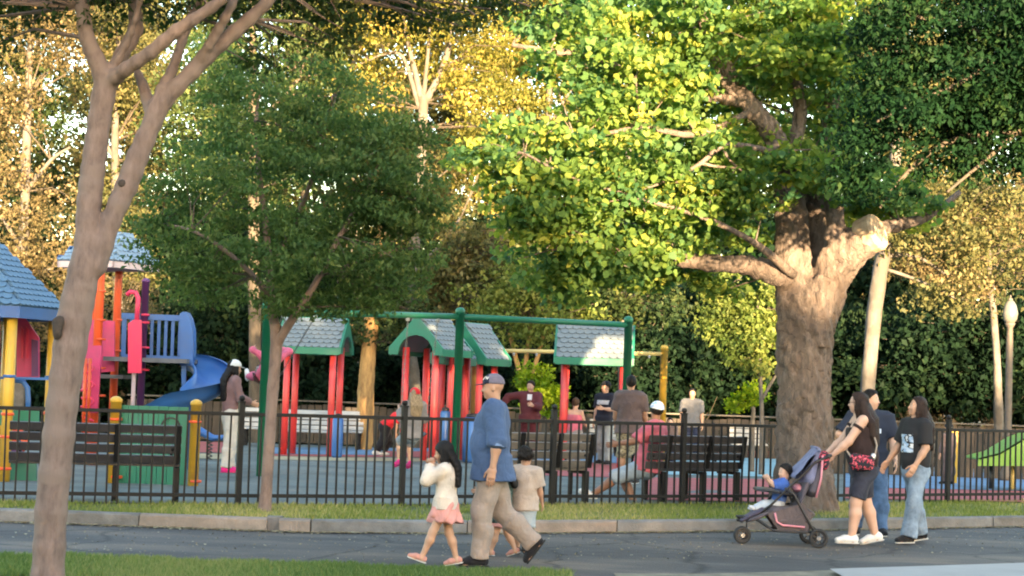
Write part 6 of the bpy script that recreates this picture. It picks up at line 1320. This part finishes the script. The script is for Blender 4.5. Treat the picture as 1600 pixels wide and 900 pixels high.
p = D(981, 751, 29.0); p.z = gz(29); person('man in brown grey tee and camouflage shorts with his back turned', p, 78, 1.72, fat=1.08, sh=1.06, head=(0, 12, 0), arms=(('fk', 6, 9, 20), ('fk', 6, 9, 20)), legs=((5, 4), (-5, 4)), top=dict(m=C_BRG, sleeve=.86, hem=-.06, loose=.022, flare=.012), bottom=dict(m=C_CAMO, len=1.08, loose=.026, flare=.012), shoes=dict(m=C_BLK), hair='short', hmat=H_BLK, sk=SK_TAN, detail=1.5)
p = D(1079, 700, 42); person('man in light grey tee facing the playground beside the far bench', (p.x, p.y, gz(42)), 268, 1.70, fat=1.08, sh=1.06, arms=(('fk', 4, 9, 14), ('fk', 4, 9, 14)), legs=((4, 4), (-4, 4)), top=dict(m=cloth('mid_grey', (0.15, 0.145, 0.15)), sleeve=.86, hem=-.05, loose=.02), bottom=dict(m=C_NAVY, len=1.95, loose=.02), shoes=dict(m=C_BLK), hair='short', hmat=H_BLK, sk=SK_MID, detail=1.9)
p = D(897, 700, 37); person('bare shouldered child with tied up brown hair in rose top', (p.x, p.y, gz(37)), 70, 1.36, hf=.15, hipf=.49, legs=((4, 4), (-4, 4)), arms=(('fk', 10, 30, 40), ('fk', 10, 16, 40)), top=dict(m=C_ROSE, sleeve=0, hem=-.06, loose=.016), bare_shoulder=True, bottom=dict(m=C_GRY, len=1.9, loose=.02), shoes=dict(m=C_WHT), hair='short', hmat=H_BRN, bun=True, sk=SK_LT, detail=1.8)
p = D(1046, 700, 39); person('small child in dark jacket behind the man seated on the bench', (p.x, p.y, gz(39)), 265, 1.02, hf=.17, hipf=.46, legs=((3, 3), (-3, 3)), top=dict(m=C_BRG, sleeve=1.8, hem=-.05, loose=.025), bottom=dict(m=C_NAVY, len=1.9, loose=.016), shoes=dict(m=C_BLK), hair='short', hmat=H_DBR, sk=SK_LT, detail=1.8)
p = D(1488, 720, 33); person('child in dark top and black cap behind the fence by the yellow post', (p.x, p.y + .3, gz(33)), 120, 1.12, hf=.165, hipf=.47, legs=((3, 3), (-3, 3)), top=dict(m=C_BRG, sleeve=1.8, hem=-.05), bottom=dict(m=C_BRG, len=1.9), shoes=dict(m=C_BLK), hair='short', hmat=H_BLK, cap=(C_BLK, C_WHT, 150), sk=SK_MID, detail=1.8)
bx, by = behind_fence(1012, .62); person('man in rose tee and tie dyed cap lounging on the bench, one leg out', (bx, by, .13), fa * 0 + 158, 1.76, fat=1.1, lean=-10, hipz=.50, legs=((66, 14), (62, 92)), foot=(28, 0), splay=(10, -4), head=(4, -70, 0), arms=(('fk', 30, 20, 40), ('fk', -10, 50, 30)), top=dict(m=C_ROSE, sleeve=.9, hem=-.05, loose=.022), bottom=dict(m=cloth('pale_blue_shorts', (0.3, 0.38, 0.48)), len=1.06, loose=.024), shoes=dict(m=C_WHT), hair='short', hmat=H_BLK, cap=(C_TIE, C_TIE, 0), sk=SK_BR, detail=1.2)
# ------------------------------------------------------------------ pushchair with the baby
pr0 = G(1272, 853); st = thing('pushchair', 'three wheeled pushchair with grey violet hood and pink trim', 'pushchair', (pr0.x, pr0.y, 0), rad(180))
SC = 1 / 142.0
def q(px, py, y=0.0):                                 # side view pixel -> local point (X forward, Z up); roll taken out
    dx, dy = px - 1272, 852 - py; return Vector((-(dx * cr - dy * sr) * SC, y, (dy * cr + dx * sr) * SC))
M_FR = M('pushchair_frame', (0.02, 0.018, 0.02), .4, .2, 8); M_TY = M('tyre', (0.018, 0.018, 0.02), .75, .2, 20, .2, 60); M_FAB = cloth('pushchair_grey', (0.085, 0.075, 0.095)); M_HOOD = cloth('pushchair_violet', (0.17, 0.18, 0.30)); M_PINK = plastic('pushchair_pink', (0.62, 0.24, 0.30)); M_HUB = M('hub_grey', (0.2, 0.2, 0.21), .4, .1, metal=.5)
M_MESH = cloth('basket_mesh', (0.10, 0.08, 0.085)); M_TRAY = plastic('tray', (0.03, 0.03, 0.035))
def wheel(c, R_):
    w = MB().torus(c, R_ - .018, .018, (0, 1, 0), 28, 8).build('wheel', M_TY, st, True)
    MB().torus(c, R_ - .04, .008, (0, 1, 0), 24, 6).build('rim', M_FR, w, True); MB().lathe([(.022, -.025), (.028, 0), (.022, .025)], c, 12, Matrix.Rotation(rad(90), 3, 'X')).build('hub', M_HUB, w)
    for k in range(5):
        a = k * 2 * math.pi / 5 + .4; MB().tube([c + Vector((math.cos(a) * .02, 0, math.sin(a) * .02)), c + Vector((math.cos(a) * (R_ - .04), 0, math.sin(a) * (R_ - .04)))], .009, 5).build('spoke', M_FR, w)
wheel(Vector((0, .27, .105)), .105); wheel(Vector((0.02, -.27, .105)), .105)
fx = q(1160, 833).x
for y_ in (.035, -.035): wheel(Vector((fx, y_, .093)), .093)
for s in (1, -1):
    y_ = .24 * s
    MB().tube([q(1272, 838, y_ * 1.08), q(1252, 800, y_), q(1236, 770, y_), q(1222, 760, y_)], .013, 8).build('rear_tube', M_FR, st, True)
    MB().tube([q(1160, 815, 0), q(1152, 806, .03 * s), q(1170, 806, .08 * s), q(1185, 812, .15 * s), q(1205, 826, .2 * s), q(1240, 828, y_), q(1262, 828, y_)], .014, 8).build('lower_tube', M_FR, st, True)
    MB().tube([q(1152, 812, .03 * s), q(1175, 806, .1 * s), q(1200, 788, .19 * s), q(1222, 765, y_), q(1250, 740, y_), q(1270, 720, y_), q(1288, 712, y_)], .014, 8).build('side_tube', M_FR, st, True)
    MB().tube([q(1206, 798, y_ + .012 * s), q(1209, 812, y_ + .014 * s), q(1218, 817, y_ + .014 * s), q(1252, 820, y_ + .014 * s)], .011, 8).build('pink_trim', M_PINK, st, True)
    MB().tube([q(1270, 775, y_), q(1278, 745, y_ * 1.02), q(1281, 710, y_ * .95)], .012, 8).build('hood_trim', M_PINK, st, True)
MB().tube([q(1288, 712, -.24), q(1294, 711, -.2), q(1294, 711, .2), q(1288, 712, .24)], .019, 10).build('handle', M_FR, st, True)
MB().tube([q(1272, 838, -.27), q(1272, 838, .27)], .011, 8).build('axle', M_FR, st, True)
sdf_obj('seat', [pr(q(1205, 795), q(1245, 798), (.2, .05), (.2, .05), L=(0, 1, 0)), pr(q(1242, 794), q(1268, 728), (.2, .045), (.19, .04), L=(0, 1, 0)), pr(q(1208, 795), q(1168, 812), (.17, .03), (.13, .02), L=(0, 1, 0))], .016, M_FAB, st, wrinkle=.004)
sdf_obj('foot_rest', [pr(q(1190, 795), q(1158, 812), (.17, .04), (.10, .025), L=(0, 1, 0))], .014, cloth('pushchair_navy', (0.06, 0.055, 0.09)), st)
for s in (1, -1): MB().slab([q(1195, 800, .215 * s), q(1250, 783, .225 * s), q(1262, 800, .225 * s), q(1258, 826, .225 * s), q(1212, 825, .215 * s)], .008).build('side_panel', M_MESH, st)
sdf_obj('basket', [pr(q(1215, 812), q(1258, 812), (.2, .07), (.2, .09), L=(0, 1, 0), end=.01), pr(q(1255, 812), q(1264, 798), (.2, .04), (.2, .06), L=(0, 1, 0), end=.02)], .016, M_MESH, st, wrinkle=.006)
# hood: folded shell that leans back
sd = [pr(q(1262, 745), q(1277, 703), (.235, .09), (.2, .02), L=(0, 1, 0)), pr(q(1240, 742), q(1275, 702), (.235, .025), (.2, .015), L=(0, 1, 0))]
sdf_obj('hood', sd, .014, M_HOOD, st, wrinkle=.006, wfreq=30); sdf_obj('hood_back', [pr(q(1268, 765), q(1279, 722), (.23, .075), (.2, .02), L=(0, 1, 0))], .014, M_FAB, st, wrinkle=.006)
MB().tube([q(1274, 699, -.2), q(1274, 699, .2)], .016, 8).build('hood_bar', M_HOOD, st, True)
sdf_obj('head_pad', [ell(q(1247, 762), (.06, .16, .05))], .014, M_PINK, st)
sdf_obj('tray', [pr(q(1182, 763), q(1212, 766), (.22, .022), (.22, .03), L=(0, 1, 0)), pr(q(1212, 766), q(1240, 772), (.235, .025), (.235, .03), L=(0, 1, 0))], .014, M_TRAY, st)
# things hung on the handle
hb = thing('handle_bag', 'dark red patterned bundle hanging from the pushchair handle', 'bag', st.location, st.rotation_euler.z)
sdf_obj('bundle', [ell(q(1286, 722, .1), (.05, .09, .07)), ell(q(1290, 714, .02), (.04, .08, .05)), ell(q(1283, 712, .14), (.035, .05, .04))], .012, C_BAG, hb, wrinkle=.01, wfreq=40)
# baby
bp = q(1216, 790); bb, _ = person('baby in blue top and pale leggings strapped in the pushchair', (0, 0, 0), 180, .72, hf=.23, hipf=.40, lean=-14, hipz=0, legs=((82, 10), (76, 8)), foot=(30, 25), head=(18, 24, 0), arms=(('fk', 60, 10, 70, 20), ('fk', 60, 10, 60, 20)), curl=(60, 60), top=dict(m=cloth('royal_blue', (0.05, 0.12, 0.42)), sleeve=.9, hem=-.02), bottom=dict(m=cloth('pale_leggings', (0.42, 0.48, 0.58)), len=1.95, loose=.012), shoes=dict(m=cloth('pale_sock', (0.5, 0.55, 0.66)), sole=C_GSH), hair='short', hmat=H_BLK, sk=SK_LT, detail=.75)
bb.location = Vector(st.location) + Vector((-bp.x, 0, bp.z + .035))
